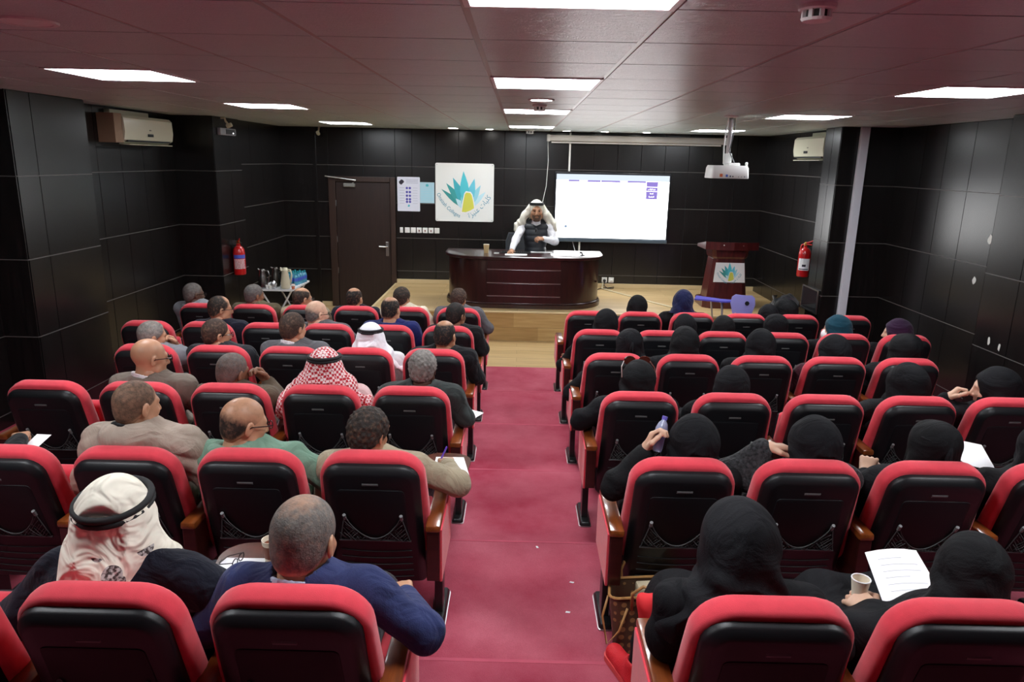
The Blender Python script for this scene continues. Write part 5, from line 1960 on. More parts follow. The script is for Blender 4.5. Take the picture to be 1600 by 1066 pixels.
# ---- air conditioners
def air_con(name_loc, sgn, y0, y1, label, duct):
    x, z0 = name_loc
    t = thing('air_conditioner', label, 'air conditioner', (x, (y0 + y1) / 2, z0), group='split air conditioners')
    hl = (y1 - y0) / 2
    prof = [(0.0, 0.02), (0.13, 0.0), (0.19, 0.035), (0.205, 0.12), (0.20, 0.26), (0.17, 0.29), (0.0, 0.29)]
    obj('casing', MB().loft([[(sgn * px, yy, pz) for px, pz in prof] for yy in (-hl, hl)]).mesh('casing', auto=35), M_CREAM, t)
    obj('outlet_flap', MB().loft([[(sgn * px, yy, pz) for px, pz in ((0.10, -0.012), (0.21, -0.02), (0.212, -0.012), (0.10, -0.002))] for yy in (-hl * 0.9, hl * 0.9)]), M_CREAM, t)
    obj('outlet_slot', MB().box((min(sgn * 0.11, sgn * 0.194), -hl * 0.88, 0.012), (max(sgn * 0.11, sgn * 0.194), hl * 0.88, 0.03)), M_SHELL2, t)
    obj('display_window', MB().box((min(sgn * 0.203, sgn * 0.208), -0.06 if sgn > 0 else 0.0, 0.075), (max(sgn * 0.203, sgn * 0.208), 0.06 if sgn > 0 else 0.12, 0.105)), M_SHELL2, t)
    obj('maker_badge', MB().box((min(sgn * 0.204, sgn * 0.2075), -0.02, 0.14), (max(sgn * 0.204, sgn * 0.2075), 0.02, 0.152)), mat('badge_grey', srgb(110, 108, 96), 0.4), t)
    obj('pipe_cover', MB().box((min(0, sgn * 0.06), -hl, 0.29), (max(0, sgn * 0.06), hl * 0.5, 0.345)), M_CREAM, t)
    if duct:
        obj('side_box', MB().box((min(0, sgn * 0.185), -hl - 0.16, 0.0), (max(0, sgn * 0.185), -hl - 0.002, 0.30), c=0.004), M_TAN, t)
    return t


air_con((XL + 0.013, 2.60), 1, 7.98, 9.08, 'cream wall air conditioner with a tan side box on the left wall', True)
air_con((XRF - 0.013, 2.60), -1, 9.5, 10.52, 'cream wall air conditioner half hidden behind the right column', False)

# ---- emergency light, wall cameras
em = thing('emergency_light', 'grey emergency light on the left wall column', 'emergency light', (-3.918, 9.88, 2.79))
obj('case', MB().box((0.0, -0.25, -0.045), (0.05, 0.27, 0.045), c=0.012), mat('case_grey', srgb(150, 150, 156), 0.4), em)
obj('lens', MB().box((0.05, -0.08, -0.03), (0.056, 0.22, 0.03), c=0.002), mat('lens_grey', srgb(64, 66, 70), 0.3), em)
obj('pilot_lamp', MB().lathe([(0.008, 0.0), (0.006, 0.004)], 8, Matrix.Translation((0.056, 0.15, -0.015)) @ Matrix.Rotation(PI / 2, 4, 'Y')), mat_emit('pilot_white', (1, 1, 1), 2.0), em)
for nm, loc, rz in (('small pale camera bracket on the left column under the ceiling', (-3.905, 9.75, 2.94), PI / 2), ('small pale camera bracket at the left end of the back wall', (-3.30, 12.26, 2.94), 0.0)):
    t = thing('wall_camera', nm, 'camera', loc, rz, 'wall cameras')
    obj('bracket', MB().tube([(0, 0, 0.02), (0, -0.05, 0.02), (0, -0.06, -0.02), (0, -0.09, -0.06)], 0.014, 8), M_CREAM, t)
    obj('camera_body', MB().lathe([(0.026, -0.03), (0.03, 0.0), (0.026, 0.04)], 12, Matrix.Translation((0, -0.10, -0.075)) @ Matrix.Rotation(1.2, 4, 'X')), M_CREAM, t)

# ---- ceiling projector
pj = thing('ceiling_projector', 'white projector hanging from the ceiling on a pole', 'projector', (2.06, 7.45, CEIL))
obj('ceiling_plate', MB().lathe([(0.07, 0.0), (0.07, -0.012), (0.03, -0.02)], 20), M_WHITE, pj)
obj('pole', MB().tube([(0, 0, 0), (-0.005, 0, -0.36)], 0.022, 12).mesh('pole', smooth=True), mat('pole_white', srgb(200, 196, 198), 0.4), pj)
obj('yoke', MB().box((-0.04, -0.03, -0.46), (0.03, 0.03, -0.36), c=0.004), M_WHITE, pj)
obj('cable', MB().tube([(-0.03, -0.01, 0.0), (-0.05, -0.02, -0.15), (-0.055, -0.02, -0.3), (-0.045, -0.03, -0.46)], 0.008, 6).mesh('cable', smooth=True), M_WHITE, pj)
obj('cable', MB().tube([(0.03, -0.01, 0.0), (0.035, -0.02, -0.12), (0.0, -0.03, -0.34), (0.05, -0.06, -0.45), (0.13, -0.11, -0.49)], 0.005, 6).mesh('cable', smooth=True), M_BLACKM, pj)
pbody = obj('casing', MB().loft([[(x * s_, y * s_, z) for x, y in outline(0.19, 0.19, -0.14, 0.14, 0.03, 0.03, 4)] for z, s_ in ((-0.60, 0.98), (-0.595, 1.0), (-0.50, 0.96), (-0.475, 0.90))]).mesh('casing', auto=40), M_WHITE, pj)
obj('top_hump', MB().box((-0.02, -0.10, -0.48), (0.10, 0.08, -0.45), c=0.01), M_WHITE, pj)
obj('foot_knob', MB().lathe([(0.012, -0.48), (0.014, -0.45), (0.008, -0.44)], 10, Matrix.Translation((0.165, -0.08, 0))), M_WHITE, pj)
for x, w2, c_ in ((-0.09, 0.026, (206, 108, 60)), (-0.035, 0.02, (60, 90, 170)), (0.0, 0.012, (50, 60, 90)), (0.025, 0.010, (30, 30, 36)), (0.08, 0.006, (40, 40, 44)), (0.11, 0.006, (40, 40, 44)), (0.14, 0.008, (60, 70, 100))):
    obj('port', MB().box((x - w2 / 2, -0.146, -0.585), (x + w2 / 2, -0.136, -0.585 + min(0.03, w2 * 1.2)), c=0.001), mat('port_%d_%d' % (c_[0], c_[2]), srgb(*c_), 0.5), pj)

# ---- folding table with jugs and bottled water
TZ = 0.73
tb = thing('folding_table', 'white folding table with crossed legs against the left back wall', 'table', (-3.29, 10.05, 0.0))
obj('table_top', MB().prism([(-0.28, -0.36), (0.20, -0.36), (0.22, -0.33), (0.22, 0.45), (-0.28, 0.45)], TZ - 0.025, TZ), mat('table_white', srgb(216, 218, 222), 0.4), tb)
M_LEGW = mat('table_leg_white', srgb(200, 200, 204), 0.35)
for y in (-0.28, 0.36):
    obj('leg', MB().tube([(-0.24, y, TZ - 0.03), (0.16, y, 0.0)], 0.012, 8), M_LEGW, tb)
    obj('leg', MB().tube([(0.18, y, TZ - 0.03), (-0.22, y, 0.0)], 0.012, 8), M_LEGW, tb)
obj('cross_bar', MB().tube([(-0.22, -0.28, 0.02), (-0.22, 0.36, 0.02)], 0.010, 8), M_LEGW, tb)
obj('cross_bar', MB().tube([(0.16, -0.28, 0.02), (0.16, 0.36, 0.02)], 0.010, 8), M_LEGW, tb)


def jug(x, y, mm, label, cat='thermos jug'):
    t = thing('thermos_jug', label, cat, (x, y, TZ), group='thermos jugs')
    obj('jug_body', MB().lathe([(0.001, 0.0), (0.058, 0.0), (0.062, 0.02), (0.062, 0.08), (0.05, 0.17), (0.038, 0.22), (0.040, 0.25), (0.034, 0.262), (0.001, 0.265)], 20).mesh('jug_body', smooth=True), mm, t)
    obj('spout', MB().tube([(-0.03, 0, 0.235), (-0.062, 0, 0.262)], [0.018, 0.010], 8), mm, t)
    obj('jug_handle', MB().tube([(0.035, 0, 0.24), (0.08, 0, 0.235), (0.092, 0, 0.18), (0.078, 0, 0.10), (0.058, 0, 0.06)], 0.009, 8).mesh('jug_handle', smooth=True), mm, t)


M_STEEL = mat('steel_jug', (0.28, 0.27, 0.26), 0.25, metal=1.0)
M_JCREAM = mat('cream_jug', srgb(206, 198, 172), 0.35, coat=0.2)
jug(-3.50, 9.78, M_STEEL, 'steel thermos jug at the left of the folding table')
jug(-3.38, 9.95, mat('steel_jug_dark', (0.12, 0.11, 0.10), 0.3, metal=1.0), 'darker steel thermos jug behind the steel one on the table')
jug(-3.24, 9.93, M_JCREAM, 'cream thermos jug behind the other cream one on the table')
jug(-3.19, 9.78, M_JCREAM, 'cream thermos jug standing nearest on the folding table')
M_BOTTLE = mat('bottle_plastic', srgb(96, 176, 206), 0.2, spec=0.6, trans=0.3)
M_CAP = mat('bottle_cap_teal', srgb(30, 150, 160), 0.4)
M_LAB = mat('bottle_label_blue', srgb(60, 90, 190), 0.5)
bm_body = MB().lathe([(0.001, 0.0), (0.028, 0.0), (0.030, 0.02), (0.028, 0.06), (0.030, 0.11), (0.022, 0.135), (0.011, 0.15), (0.011, 0.155)], 12).mesh('bottle_body', smooth=True)
bm_cap = MB().lathe([(0.013, 0.153), (0.013, 0.17), (0.001, 0.171)], 10).mesh('bottle_cap')
bm_lab = MB().lathe([(0.0305, 0.055), (0.0305, 0.10)], 12).mesh('bottle_label')
for r_ in range(5):
    for c_ in range(3):
        t = thing('water_bottle', 'small water bottle with teal cap in the pack on the folding table', 'bottle', (-3.27 + 0.068 * c_ + 0.01 * r_, 10.06 + 0.075 * r_, TZ), group='bottled water pack on the table')
        obj('bottle_body', bm_body, M_BOTTLE, t)
        obj('bottle_cap', bm_cap, M_CAP, t)
        obj('bottle_label', bm_lab, M_LAB, t)
for j, (x, y) in enumerate(((-3.40, 9.76), (-3.38, 9.71), (-3.43, 9.73))):
    t = thing('small_coffee_cup', 'small white coffee cup between the jugs on the folding table', 'cup', (x, y, TZ), group='coffee cups on the table')
    obj('cup_wall', MB().lathe([(0.001, 0.0), (0.016, 0.0), (0.024, 0.05), (0.022, 0.05), (0.014, 0.005), (0.001, 0.005)], 12), M_WHITE, t)
t = tag(obj('crumpled_foil', (lambda s_: (s_.ell((0, 0, 0.05), (0.04, 0.04, 0.06), 0), s_.warp(lambda x, y, z: 0.006 * np.sin(160 * x + 90 * y) * np.sin(150 * z + 60 * y)), mesh_np('crumpled_foil', *s_.nets()))[-1])(SDF((-0.07, -0.07, -0.03), (0.07, 0.07, 0.13), 0.008)),
            mat('foil', (0.6, 0.6, 0.62), 0.3, metal=0.8), None, (-3.34, 9.74, TZ)), 'crumpled silver foil between the jugs on the folding table', 'foil')
cup2 = thing('striped_paper_cup', 'small red and white paper cup beside the cream jug', 'cup', (-3.075, 9.74, TZ))
obj('cup_wall', MB().lathe([(0.001, 0.0), (0.02, 0.0), (0.028, 0.07), (0.026, 0.07), (0.018, 0.005), (0.001, 0.005)], 12), mat('cup_red', srgb(196, 110, 80), 0.6), cup2)
obj('cup_band', MB().lathe([(0.0265, 0.045), (0.0285, 0.066)], 12), M_PAPER, cup2)
# ================================================================== PEOPLE
NAVY = cloth('navy_suit', (44, 52, 92))
NAVY2 = cloth('bright_navy', (28, 38, 96))
BLK = cloth('black_suit', (20, 21, 24))
DGREY = cloth('charcoal', (40, 43, 48))
GREY = cloth('grey_suit', (92, 92, 96))
LGREY = cloth('light_grey_suit', (128, 130, 136))
TAUPE = cloth('taupe_suit', (118, 108, 98))
BEIGE = cloth('beige_suit', (160, 148, 124))
PUFF = cloth('beige_padded', (166, 150, 136), 0.7)
GREEN = cloth('sage_hoodie', (112, 146, 126))
BROWNS = cloth('brown_suit', (92, 80, 66))
DKGREEN = cloth('dark_grey_green', (52, 58, 57))
OLIVE = cloth('olive_jacket', (86, 78, 58))
WHITEC = cloth('white_cotton', (228, 228, 232), 0.8)
CREAMC = cloth('cream_cotton', (220, 212, 192), 0.8)
PINKW = cloth('pinkish_white', (224, 190, 190), 0.8)
LBLUE = cloth('light_blue_shirt', (180, 190, 214), 0.8)
BISHT = cloth('dark_navy_cloak', (22, 25, 38))
MAROON = cloth('maroon_abaya', (62, 24, 36))
TEAL = cloth('teal_scarf', (18, 62, 78))
PURPLE = cloth('plum_scarf', (44, 20, 48))
NAVYSC = cloth('navy_scarf', (24, 28, 66))
TWEED = cloth('black_grey_tweed', (48, 48, 50), 0.9, 0.8, 60, 0.75, 70)
FLEECE = cloth('black_fleece', (18, 18, 20), 0.95, 0.9, 120)


def A(e=None, w=None, **hand):
    d = {}
    if e:
        d['e'] = e
    if w:
        d['w'] = w
    d['hand'] = hand
    return d


REST = {'r': A((0.31, 0.27, 0.69), (0.27, 0.50, 0.665)), 'l': A((-0.31, 0.27, 0.69), (-0.27, 0.50, 0.665))}
REST_R = {'r': REST['r']}
REST_L = {'l': REST['l']}
CHEEK_R = {'r': A((0.26, 0.36, 0.66), (0.115, 0.33, 0.865), d=(-0.55, -0.15, 0.8), up=(0.3, 1, 0.2), pose='hold')}
CHEEK_L = {'l': A((-0.30, 0.30, 0.72), (-0.17, 0.36, 0.87), d=(0.6, -0.2, 0.75), up=(-0.3, 1, 0.2), pose='hold')}

# ---------------- men, left block (head position is in the frame of the chair)
p1_, _, _ = sitter('L', 5, 1, (-0.10, 0.285, 1.015), 0.25, 'man in a cream patterned headcloth with black ring, rearmost row', cloth=BISHT, wear='cloak', ghutra=M_SHAWL, hs=1.10, pitch=0.30, skin='tan', gs=1.0, gw=0.88, ty=0.31,
                   agal=dict(lift=0.050, tilt=0.10, r=(0.098, 0.116)), arms={'l': A((-0.40, 0.25, 0.70), (-0.46, 0.46, 0.68)), 'r': A((0.34, 0.30, 0.72), (0.28, 0.52, 0.67))})
b = MB()
b.tube([(-0.452 + 0.040 * math.cos(a), 0.442 + 0.010 * math.cos(a), 0.68 + 0.040 * math.sin(a)) for a in [2 * PI * i_ / 16 for i_ in range(16)]], 0.007, 6, True)
b.lathe([(0.018, 0.0), (0.018, 0.010)], 12, Matrix.Translation((-0.452, 0.442, 0.715)))
obj('wristwatch', b.mesh('wristwatch'), M_CHROME, p1_)
sitter('L', 5, 0, (-0.02, 0.20, 0.995), -0.22, 'grey-haired man in a navy suit on the aisle, rearmost row', cloth=NAVY, shirt=LBLUE, hair='thin', hc='ash', hs=1.11, pitch=0.22, skin='tan', neck=0.165,
       arms={'r': A((0.36, 0.22, 0.70), (0.26, 0.48, 0.66)), 'l': A((-0.33, 0.25, 0.68), (-0.22, 0.46, 0.62))})
sitter('L', 4, 2, (-0.02, 0.20, 1.10), -0.55, 'man in a beige padded hooded jacket, fifth row left block', cloth=PUFF, wear='puffer', lining=FLEECE, hair='buzz', hc='stubble', hs=1.12, skin='tan', neck=0.20, arms=REST)
sitter('L', 4, 1, (-0.08, 0.20, 1.02), -0.85, 'bald man with glasses in a sage green hoodie, fifth row', cloth=GREEN, wear='hoodie', hair='sides', hc='dark', hs=1.16, skin='tan', glasses='clear', pitch=0.2, neck=0.185,
       arms={'r': A((0.33, 0.28, 0.70), (0.18, 0.50, 0.63))})
sitter('L', 4, 0, (-0.05, 0.20, 0.98), -0.45, 'man with curly dark hair writing in a beige suit, fifth row aisle', cloth=BEIGE, shirt=WHITEC, hair='curly', hc='dark', hs=1.10, skin='olive', pitch=0.25, neck=0.18,
       arms={'r': A((0.36, 0.30, 0.695), (0.285, 0.53, 0.69), d=(-0.15, 0.9, -0.1), pose='fist')})
sitter('L', 4, 4, (0.0, 0.22, 1.02), -0.3, 'person in dark sleeves writing at the far left edge, fifth row', cloth=BLK, shirt=WHITEC, hair='short', hc='black', hs=1.1,
       arms={'r': A((0.24, 0.46, 0.70), (0.19, 0.68, 0.73), d=(-0.5, 0.8, 0), pose='fist')})
sitter('L', 3, 3, (0.0, 0.20, 1.07), -0.75, 'bald man with dark glasses in a taupe suit, fourth row', cloth=TAUPE, hs=1.17, skin='tan', glasses='dark', pitch=0.12, neck=0.19, shirt=WHITEC)
sitter('L', 3, 2, (-0.05, 0.22, 0.985), -0.5, 'man in a brown suit resting his head on his hand, fourth row', cloth=BROWNS, hair='buzz', hc='salt', hs=1.14, skin='brown', roll=0.12, pitch=0.15, neck=0.17,
       arms={'r': A((0.27, 0.36, 0.68), (0.125, 0.35, 0.89), d=(-0.5, -0.25, 0.75), up=(0.4, 1, 0.1), pose='hold')})
sitter('L', 3, 1, (-0.01, 0.20, 1.025), -0.05, 'man in a red and white checked headcloth, fourth row', cloth=PINKW, wear='thobe', ghutra=M_CHECK, hs=1.18, skin='tan', pitch=0.12, agal=dict(lift=0.062, tilt=-0.06, r=(0.094, 0.114)), gs=1.0, gw=1.35)
sitter('L', 3, 0, (0.05, 0.20, 1.03), -0.15, 'man with grey afro hair in a dark grey-green sweater, fourth row aisle', cloth=DKGREEN, wear='sweater', hair='curly', hc='grey', hs=1.06, skin='dark', neck=0.18, arms=REST)
sitter('L', 2, 4, (-0.02, 0.20, 0.985), -0.95, 'grey-haired man in a light grey suit touching his cheek, third row', cloth=LGREY, hair='short', hc='grey', hs=1.12, skin='tan', arms=CHEEK_R, neck=0.16)
sitter('L', 2, 3, (-0.07, 0.20, 1.01), -0.85, 'dark-haired man with glasses in a charcoal suit, third row', cloth=DGREY, hair='short', hc='brown', hs=1.14, skin='tan', glasses='clear', neck=0.17)
sitter('L', 2, 2, (-0.02, 0.20, 1.07), -0.5, 'brown-haired man in a grey suit with white collar, third row', cloth=GREY, shirt=WHITEC, hair='short', hc='brown', hs=1.16, skin='tan', neck=0.19)
sitter('L', 2, 1, (0.04, 0.20, 1.0), -0.1, 'man in a plain white headcloth and robe, third row', cloth=WHITEC, wear='thobe', ghutra=cloth('white_headcloth', (236, 236, 242), 0.8), hs=1.14, skin='tan', gs=1.0, agal=dict(lift=0.062, tilt=-0.05), gw=1.05)
sitter('L', 2, 0, (0.07, 0.20, 1.03), -0.35, 'balding dark-haired man in a black jacket, third row aisle', cloth=BLK, hair='balding', hc='black', hs=1.14, skin='olive', neck=0.18, arms={'r': A((0.32, 0.32, 0.66), (0.22, 0.55, 0.62))})
sitter('L', 1, 4, (0.06, 0.20, 1.05), -0.95, 'man with glasses in a very dark navy suit, second row', cloth=cloth('midnight_suit', (22, 25, 40)), hair='receding', hc='dark', hs=1.13, skin='tan', glasses='clear', neck=0.19)
sitter('L', 1, 2, (-0.14, 0.20, 1.02), -0.85, 'bald grey-sided man with glasses leaning left, second row', cloth=GREY, hair='sides', hc='salt', hs=1.16, skin='light', glasses='clear', beard='grey', neck=0.17)
sitter('L', 1, 1, (0.0, 0.20, 1.07), -0.35, 'balding man in a bright navy suit, second row', cloth=NAVY2, hair='balding', hc='black', hs=1.14, skin='tan', neck=0.19)
sitter('L', 1, 0, (0.06, 0.20, 1.03), -0.6, 'man with short black hair in a black suit, second row aisle', cloth=BLK, hair='short', hc='black', hs=1.12, skin='brown', neck=0.18, arms=REST_R)
sitter('L', 0, 5, (-0.15, 0.20, 1.03), -0.75, 'man with very short hair at the wall end, front row', cloth=LGREY, hair='buzz', hc='salt', hs=1.17, skin='dark', glasses='clear', neck=0.17)
sitter('L', 0, 4, (-0.04, 0.20, 1.03), -0.75, 'grey-haired man in an olive jacket, front row', cloth=OLIVE, hair='short', hc='salt', hs=1.12, skin='brown', neck=0.17)
sitter('L', 0, 3, (-0.07, 0.20, 1.0), -0.85, 'balding man with glasses in a beige jacket, front row', cloth=BEIGE, hair='balding', hc='dark', hs=1.15, skin='tan', glasses='clear', neck=0.17)
sitter('L', 0, 2, (-0.05, 0.20, 1.01), -0.3, 'balding man in a midnight blue suit, front row', cloth=MATS['cloth_midnight_suit'], hair='balding', hc='black', hs=1.13, skin='tan', neck=0.17)
sitter('L', 0, 1, (-0.08, 0.20, 1.03), -0.45, 'man with thick dark hair in a cream shirt, front row', cloth=CREAMC, wear='sweater', hair='afro', hc='dark', hs=1.08, skin='olive', neck=0.17)
sitter('L', 0, 0, (-0.01, 0.20, 1.03), -0.35, 'dark-haired man in a grey jacket on the aisle, front row', cloth=GREY, hair='curly', hc='brown', hs=1.04, skin='tan', neck=0.17, arms=REST_R)

# ---------------- women, right block
AB = BLACKCLOTH


def woman(k, i, head, yaw, label, v=0, c=0, sc=None, **kw):
    kw.setdefault('hs', 1.13)
    kw.setdefault('skin', 'light')
    kw.setdefault('neck', 0.19)
    head = (head[0], head[1], head[2] - (0.033 if k == 5 else 0.02))
    kw['hs'] *= 0.97
    return sitter('R', k, i, head, yaw, label, cloth=kw.pop('cl', AB[c]), wear='abaya', hijab=(v, sc or AB[(c + 1) % 3]), **kw)


w1_, w1H, w1L = woman(5, 0, (-0.04, 0.22, 1.035), -0.15, 'woman in black bowing forward beside a brown tote bag, rearmost row', 1, 0, hs=1.17, pitch=0.35, arms={'l': A((-0.25, 0.24, 0.68), (-0.12, 0.50, 0.58)), 'r': A((0.28, 0.26, 0.68), (0.14, 0.5, 0.6))})
woman(5, 1, (0.15, 0.22, 0.945), -0.35, 'woman in black holding a white sheet and a cup, rearmost row', 0, 1, hs=1.03, pitch=0.35,
      arms={'l': A((-0.20, 0.28, 0.68), (-0.07, 0.40, 0.68), d=(-0.35, 0.8, 0.1), up=(-0.6, 0, 0.8), pose='hold'), 'r': A((0.38, 0.30, 0.68), (0.22, 0.52, 0.66))})
woman(4, 0, (0.08, 0.21, 0.985), 0.1, 'woman in black lifting a small water bottle, fifth row aisle', 0, 2, hs=1.14,
      arms={'l': A((-0.27, 0.22, 0.74), (-0.135, 0.24, 0.915), d=(0.35, 0.15, 0.85), up=(-0.85, 0.4, 0.2), pose='hold')})
woman(4, 1, (0.08, 0.21, 0.99), 0.25, 'woman in black headscarf and grey tweed touching her face, fifth row', 0, 0, cl=TWEED, hs=1.12,
      arms={'l': A((-0.30, 0.28, 0.78), (-0.12, 0.27, 0.93), d=(0.95, 0.05, 0.0), up=(-0.1, 0.2, 1), pose='hold')})
w5_, w5H, _ = woman(4, 2, (0.08, 0.21, 0.985), 0.0, 'woman in black with a tied face veil holding papers, fifth row', 2, 1, hs=1.08,
      arms={'l': A((-0.26, 0.30, 0.68), (-0.10, 0.44, 0.72), d=(0.3, 0.5, 0.6), pose='fist'), 'r': A((0.34, 0.34, 0.72), (0.33, 0.55, 0.80), pose='fist')})
woman(4, 3, (0.05, 0.21, 0.98), 0.1, 'woman in black at the right edge of the picture, fifth row', 1, 2, hs=1.12)
w7_, w7H, _ = woman(3, 0, (0.01, 0.21, 1.0), 0.0, 'woman in black wearing sunglasses on her head, fourth row aisle', 0, 1, hs=1.08, arms={'l': A((-0.33, 0.25, 0.70), (-0.24, 0.48, 0.66))})
woman(3, 1, (0.04, 0.21, 0.98), -0.3, 'woman in black with a knotted veil, second from the aisle, fourth row', 1, 0, hs=1.06)
woman(3, 3, (0.01, 0.21, 1.0), 0.15, 'woman in a wide black veil leaning left, fourth from the aisle, fourth row', 0, 2, hs=1.18, arms={'l': A((-0.38, 0.30, 0.74), (-0.20, 0.50, 0.66))})
woman(3, 4, (0.01, 0.21, 0.985), 1.15, 'woman in black seen in profile resting her chin on her hand, fourth row', 0, 0, hs=1.16,
      arms={'l': A((-0.34, 0.34, 0.68), (-0.23, 0.30, 0.87), d=(0.45, -0.05, 0.55), up=(-0.6, 0.4, 0.6), pose='fist')})
w11_, w11H, _ = woman(2, 0, (0.13, 0.21, 1.01), 0.0, 'woman in a black veil on the aisle, third row', 2, 0, hs=1.06)
woman(2, 1, (0.0, 0.21, 1.03), -0.1, 'woman in a black veil, second from the aisle, third row', 1, 1, hs=1.10)
woman(2, 2, (0.03, 0.21, 1.02), 0.1, 'woman in a black veil, third from the aisle, third row', 0, 2, hs=1.10)
woman(2, 3, (0.05, 0.21, 0.98), 0.35, 'woman in black headscarf and maroon abaya, third row', 0, 0, cl=MAROON, hs=1.14)
woman(2, 4, (0.04, 0.21, 1.0), 0.2, 'woman in a black veil at the wall end, third row', 2, 1, hs=1.14)
woman(1, 0, (0.08, 0.21, 1.0), -0.2, 'woman in a black veil on the aisle, second row', 0, 2, hs=1.14)
woman(1, 1, (0.25, 0.21, 0.985), 0.1, 'woman in black leaning right, second from the aisle, second row', 1, 0, hs=1.02)
woman(1, 2, (0.05, 0.21, 0.97), -0.1, 'woman in black sitting low, third from the aisle, second row', 0, 1, hs=1.05)
woman(1, 3, (-0.03, 0.21, 0.99), 0.15, 'woman in a black veil, fourth from the aisle, second row', 2, 2, hs=1.08)
w20_, w20H, _ = woman(1, 4, (-0.01, 0.21, 0.99), 0.95, 'woman in a teal headscarf and white face mask, second row', 0, 0, sc=TEAL, hs=1.08)
woman(1, 5, (0.0, 0.21, 0.965), 1.1, 'woman in a dark plum headscarf looking left, second row', 0, 1, sc=PURPLE, hs=1.08)
woman(0, 1, (-0.01, 0.21, 1.0), 0.0, 'woman in a black veil, second from the aisle, front row', 0, 2, hs=1.08)
w23_, _, _ = woman(0, 2, (-0.08, 0.21, 1.07), 0.1, 'woman in a navy headscarf over a white collar, front row', 0, 0, sc=NAVYSC, hs=1.08, neck=0.2, short_scarf=True)
woman(0, 4, (-0.09, 0.21, 0.99), 0.9, 'woman in a black veil with her hand at her mouth, front row', 1, 1, hs=1.10, arms=CHEEK_L)
woman(0, 3, (0.30, 0.21, 0.93), 0.2, 'woman in black bent low, fourth from the aisle, front row', 0, 2, hs=1.06)
for rt_, HM_ in ((w5_, w5H), (w11_, w11H)):
    b = MB()
    b.tube([HM_ @ Vector((x, -0.022 - 0.122 * math.sqrt(max(0, 1 - (x / 0.098) ** 2)), 0.045 + 0.25 * abs(x))) for x in np.linspace(-0.09, 0.09, 11)], 0.006, 6)
    b.tube([HM_ @ Vector((0.0, -0.146, 0.045)), HM_ @ Vector((0.006, -0.148, -0.02)), HM_ @ Vector((0.01, -0.152, -0.10))], [0.010, 0.008, 0.007], 6)
    b.tube([HM_ @ Vector((0.0, -0.146, 0.045)), HM_ @ Vector((-0.012, -0.147, -0.01)), HM_ @ Vector((-0.018, -0.150, -0.06))], [0.010, 0.008, 0.006], 6)
    obj('veil_tie', b.mesh('veil_tie', smooth=True), AB[0], rt_)
# white collar of the navy headscarf, mask, sunglasses
s = SDF((-0.2, 0.0, 0.80), (0.05, 0.36, 1.02), 0.011)
s.ell((-0.07, 0.17, 0.90), (0.115, 0.105, 0.05), 0)
soft('white_collar', s.nets(), WHITEC, w23_)
s = SDF((-0.09, 0.02, -0.12), (0.09, 0.16, 0.03), 0.008)
s.ell((0, 0.05, -0.055), (0.073, 0.080, 0.062), 0)
s.clip(lambda x, y, z: 0.03 - y + 0 * x + 0 * z)
soft('face_mask', xf(s.nets(), w20H), M_PAPER, w20_)
b = MB()
for e in (-1, 1):
    rim = [(e * 0.046 + 0.034 * math.cos(a), 0.060 - 0.12 * abs(e * 0.046 + 0.034 * math.cos(a)), 0.118 + 0.026 * math.sin(a)) for a in [2 * PI * i_ / 14 for i_ in range(14)]]
    b.tube(rim, 0.004, 6, True)
    b.tube([(e * 0.080, 0.05, 0.115), (e * 0.100, 0.01, 0.085), (e * 0.104, -0.05, 0.03)], 0.004, 6)
    b.prism([(e * 0.046 + 0.032 * math.cos(a), 0.118 + 0.024 * math.sin(a)) for a in [2 * PI * i_ / 14 for i_ in range(14)]], 0.0, 0.002, Matrix(((1, 0, 0, 0), (0, 0, 1, 0.053), (0, 1, 0, 0), (0, 0, 0, 1))))
b.v = [tuple(w7H @ Vector(p)) for p in b.v]
obj('sunglasses', b.mesh('sunglasses'), mat('amber_frame', srgb(84, 34, 24), 0.2), w7_)

# ---------------- the speaker on the stage, facing the room
SPX, SPY = 0.25, 11.08
spk = thing('person', 'standing speaker in white headcloth, white robe and black quilted vest', 'person', (SPX, SPY, STZ), PI)
# local frame: +y towards the audience, z from the stage floor, his right hand at -x of the picture = +x here
H = Vector((0.0, 0.10, 1.365))
HM = headM(H, 0.05, 0.08, 0.0, 1.20)
L = {'nb': np.array((0.0, 0.06, 1.20)), 'top': np.array((0.0, 0.03, 1.145)), 'sl': np.array((-0.195, 0.03, 1.125)), 'sr': np.array((0.195, 0.03, 1.125)),
     'el': np.array((-0.29, 0.09, 0.905)), 'wl': np.array((-0.115, 0.235, 0.955)), 'er': np.array((0.30, 0.17, 0.93)), 'wr': np.array((0.355, 0.335, 0.79))}
s = SDF((-0.45, -0.25, 0.0), (0.45, 0.5, 1.30), 0.02)
s.ell((0, 0.03, 1.0), (0.15, 0.09, 0.16), 0)
s.cone(L['sl'], 0.045, L['sr'], 0.045, 0.05)
s.cone((0, 0.02, 0.9), 0.11, (0, 0.0, 0.66), 0.12, 0.06)
arms_(s, L, -0.006, 0.02)
s.cone(L['nb'] - np.array((0, 0, 0.05)), 0.062, L['nb'] + np.array((0, 0, 0.06)), 0.058, 0.03)
for e in (-1, 1):
    s.chain([(e * 0.08, 0, 0.64), (e * 0.09, 0.01, 0.34), (e * 0.10, 0.0, 0.06)], [0.075, 0.055, 0.038], 0.04)
    s.cone((e * 0.10, -0.02, 0.035), 0.032, (e * 0.11, 0.14, 0.03), 0.028, 0.02)
mir = Matrix.Scale(-1, 4, (1, 0, 0))
soft('body', join(s.nets(), xf(HEADT, HM), xf(HANDS['hold'], frame(L['wl'], (0.8, 0.5, 0.1), (-0.3, 0.4, 0.8))),
                  xf(HANDS['flat'], frame(L['wr'], (0.15, 0.9, -0.15), (0, 0, 1)) @ mir)), SKIN['olive'], spk)
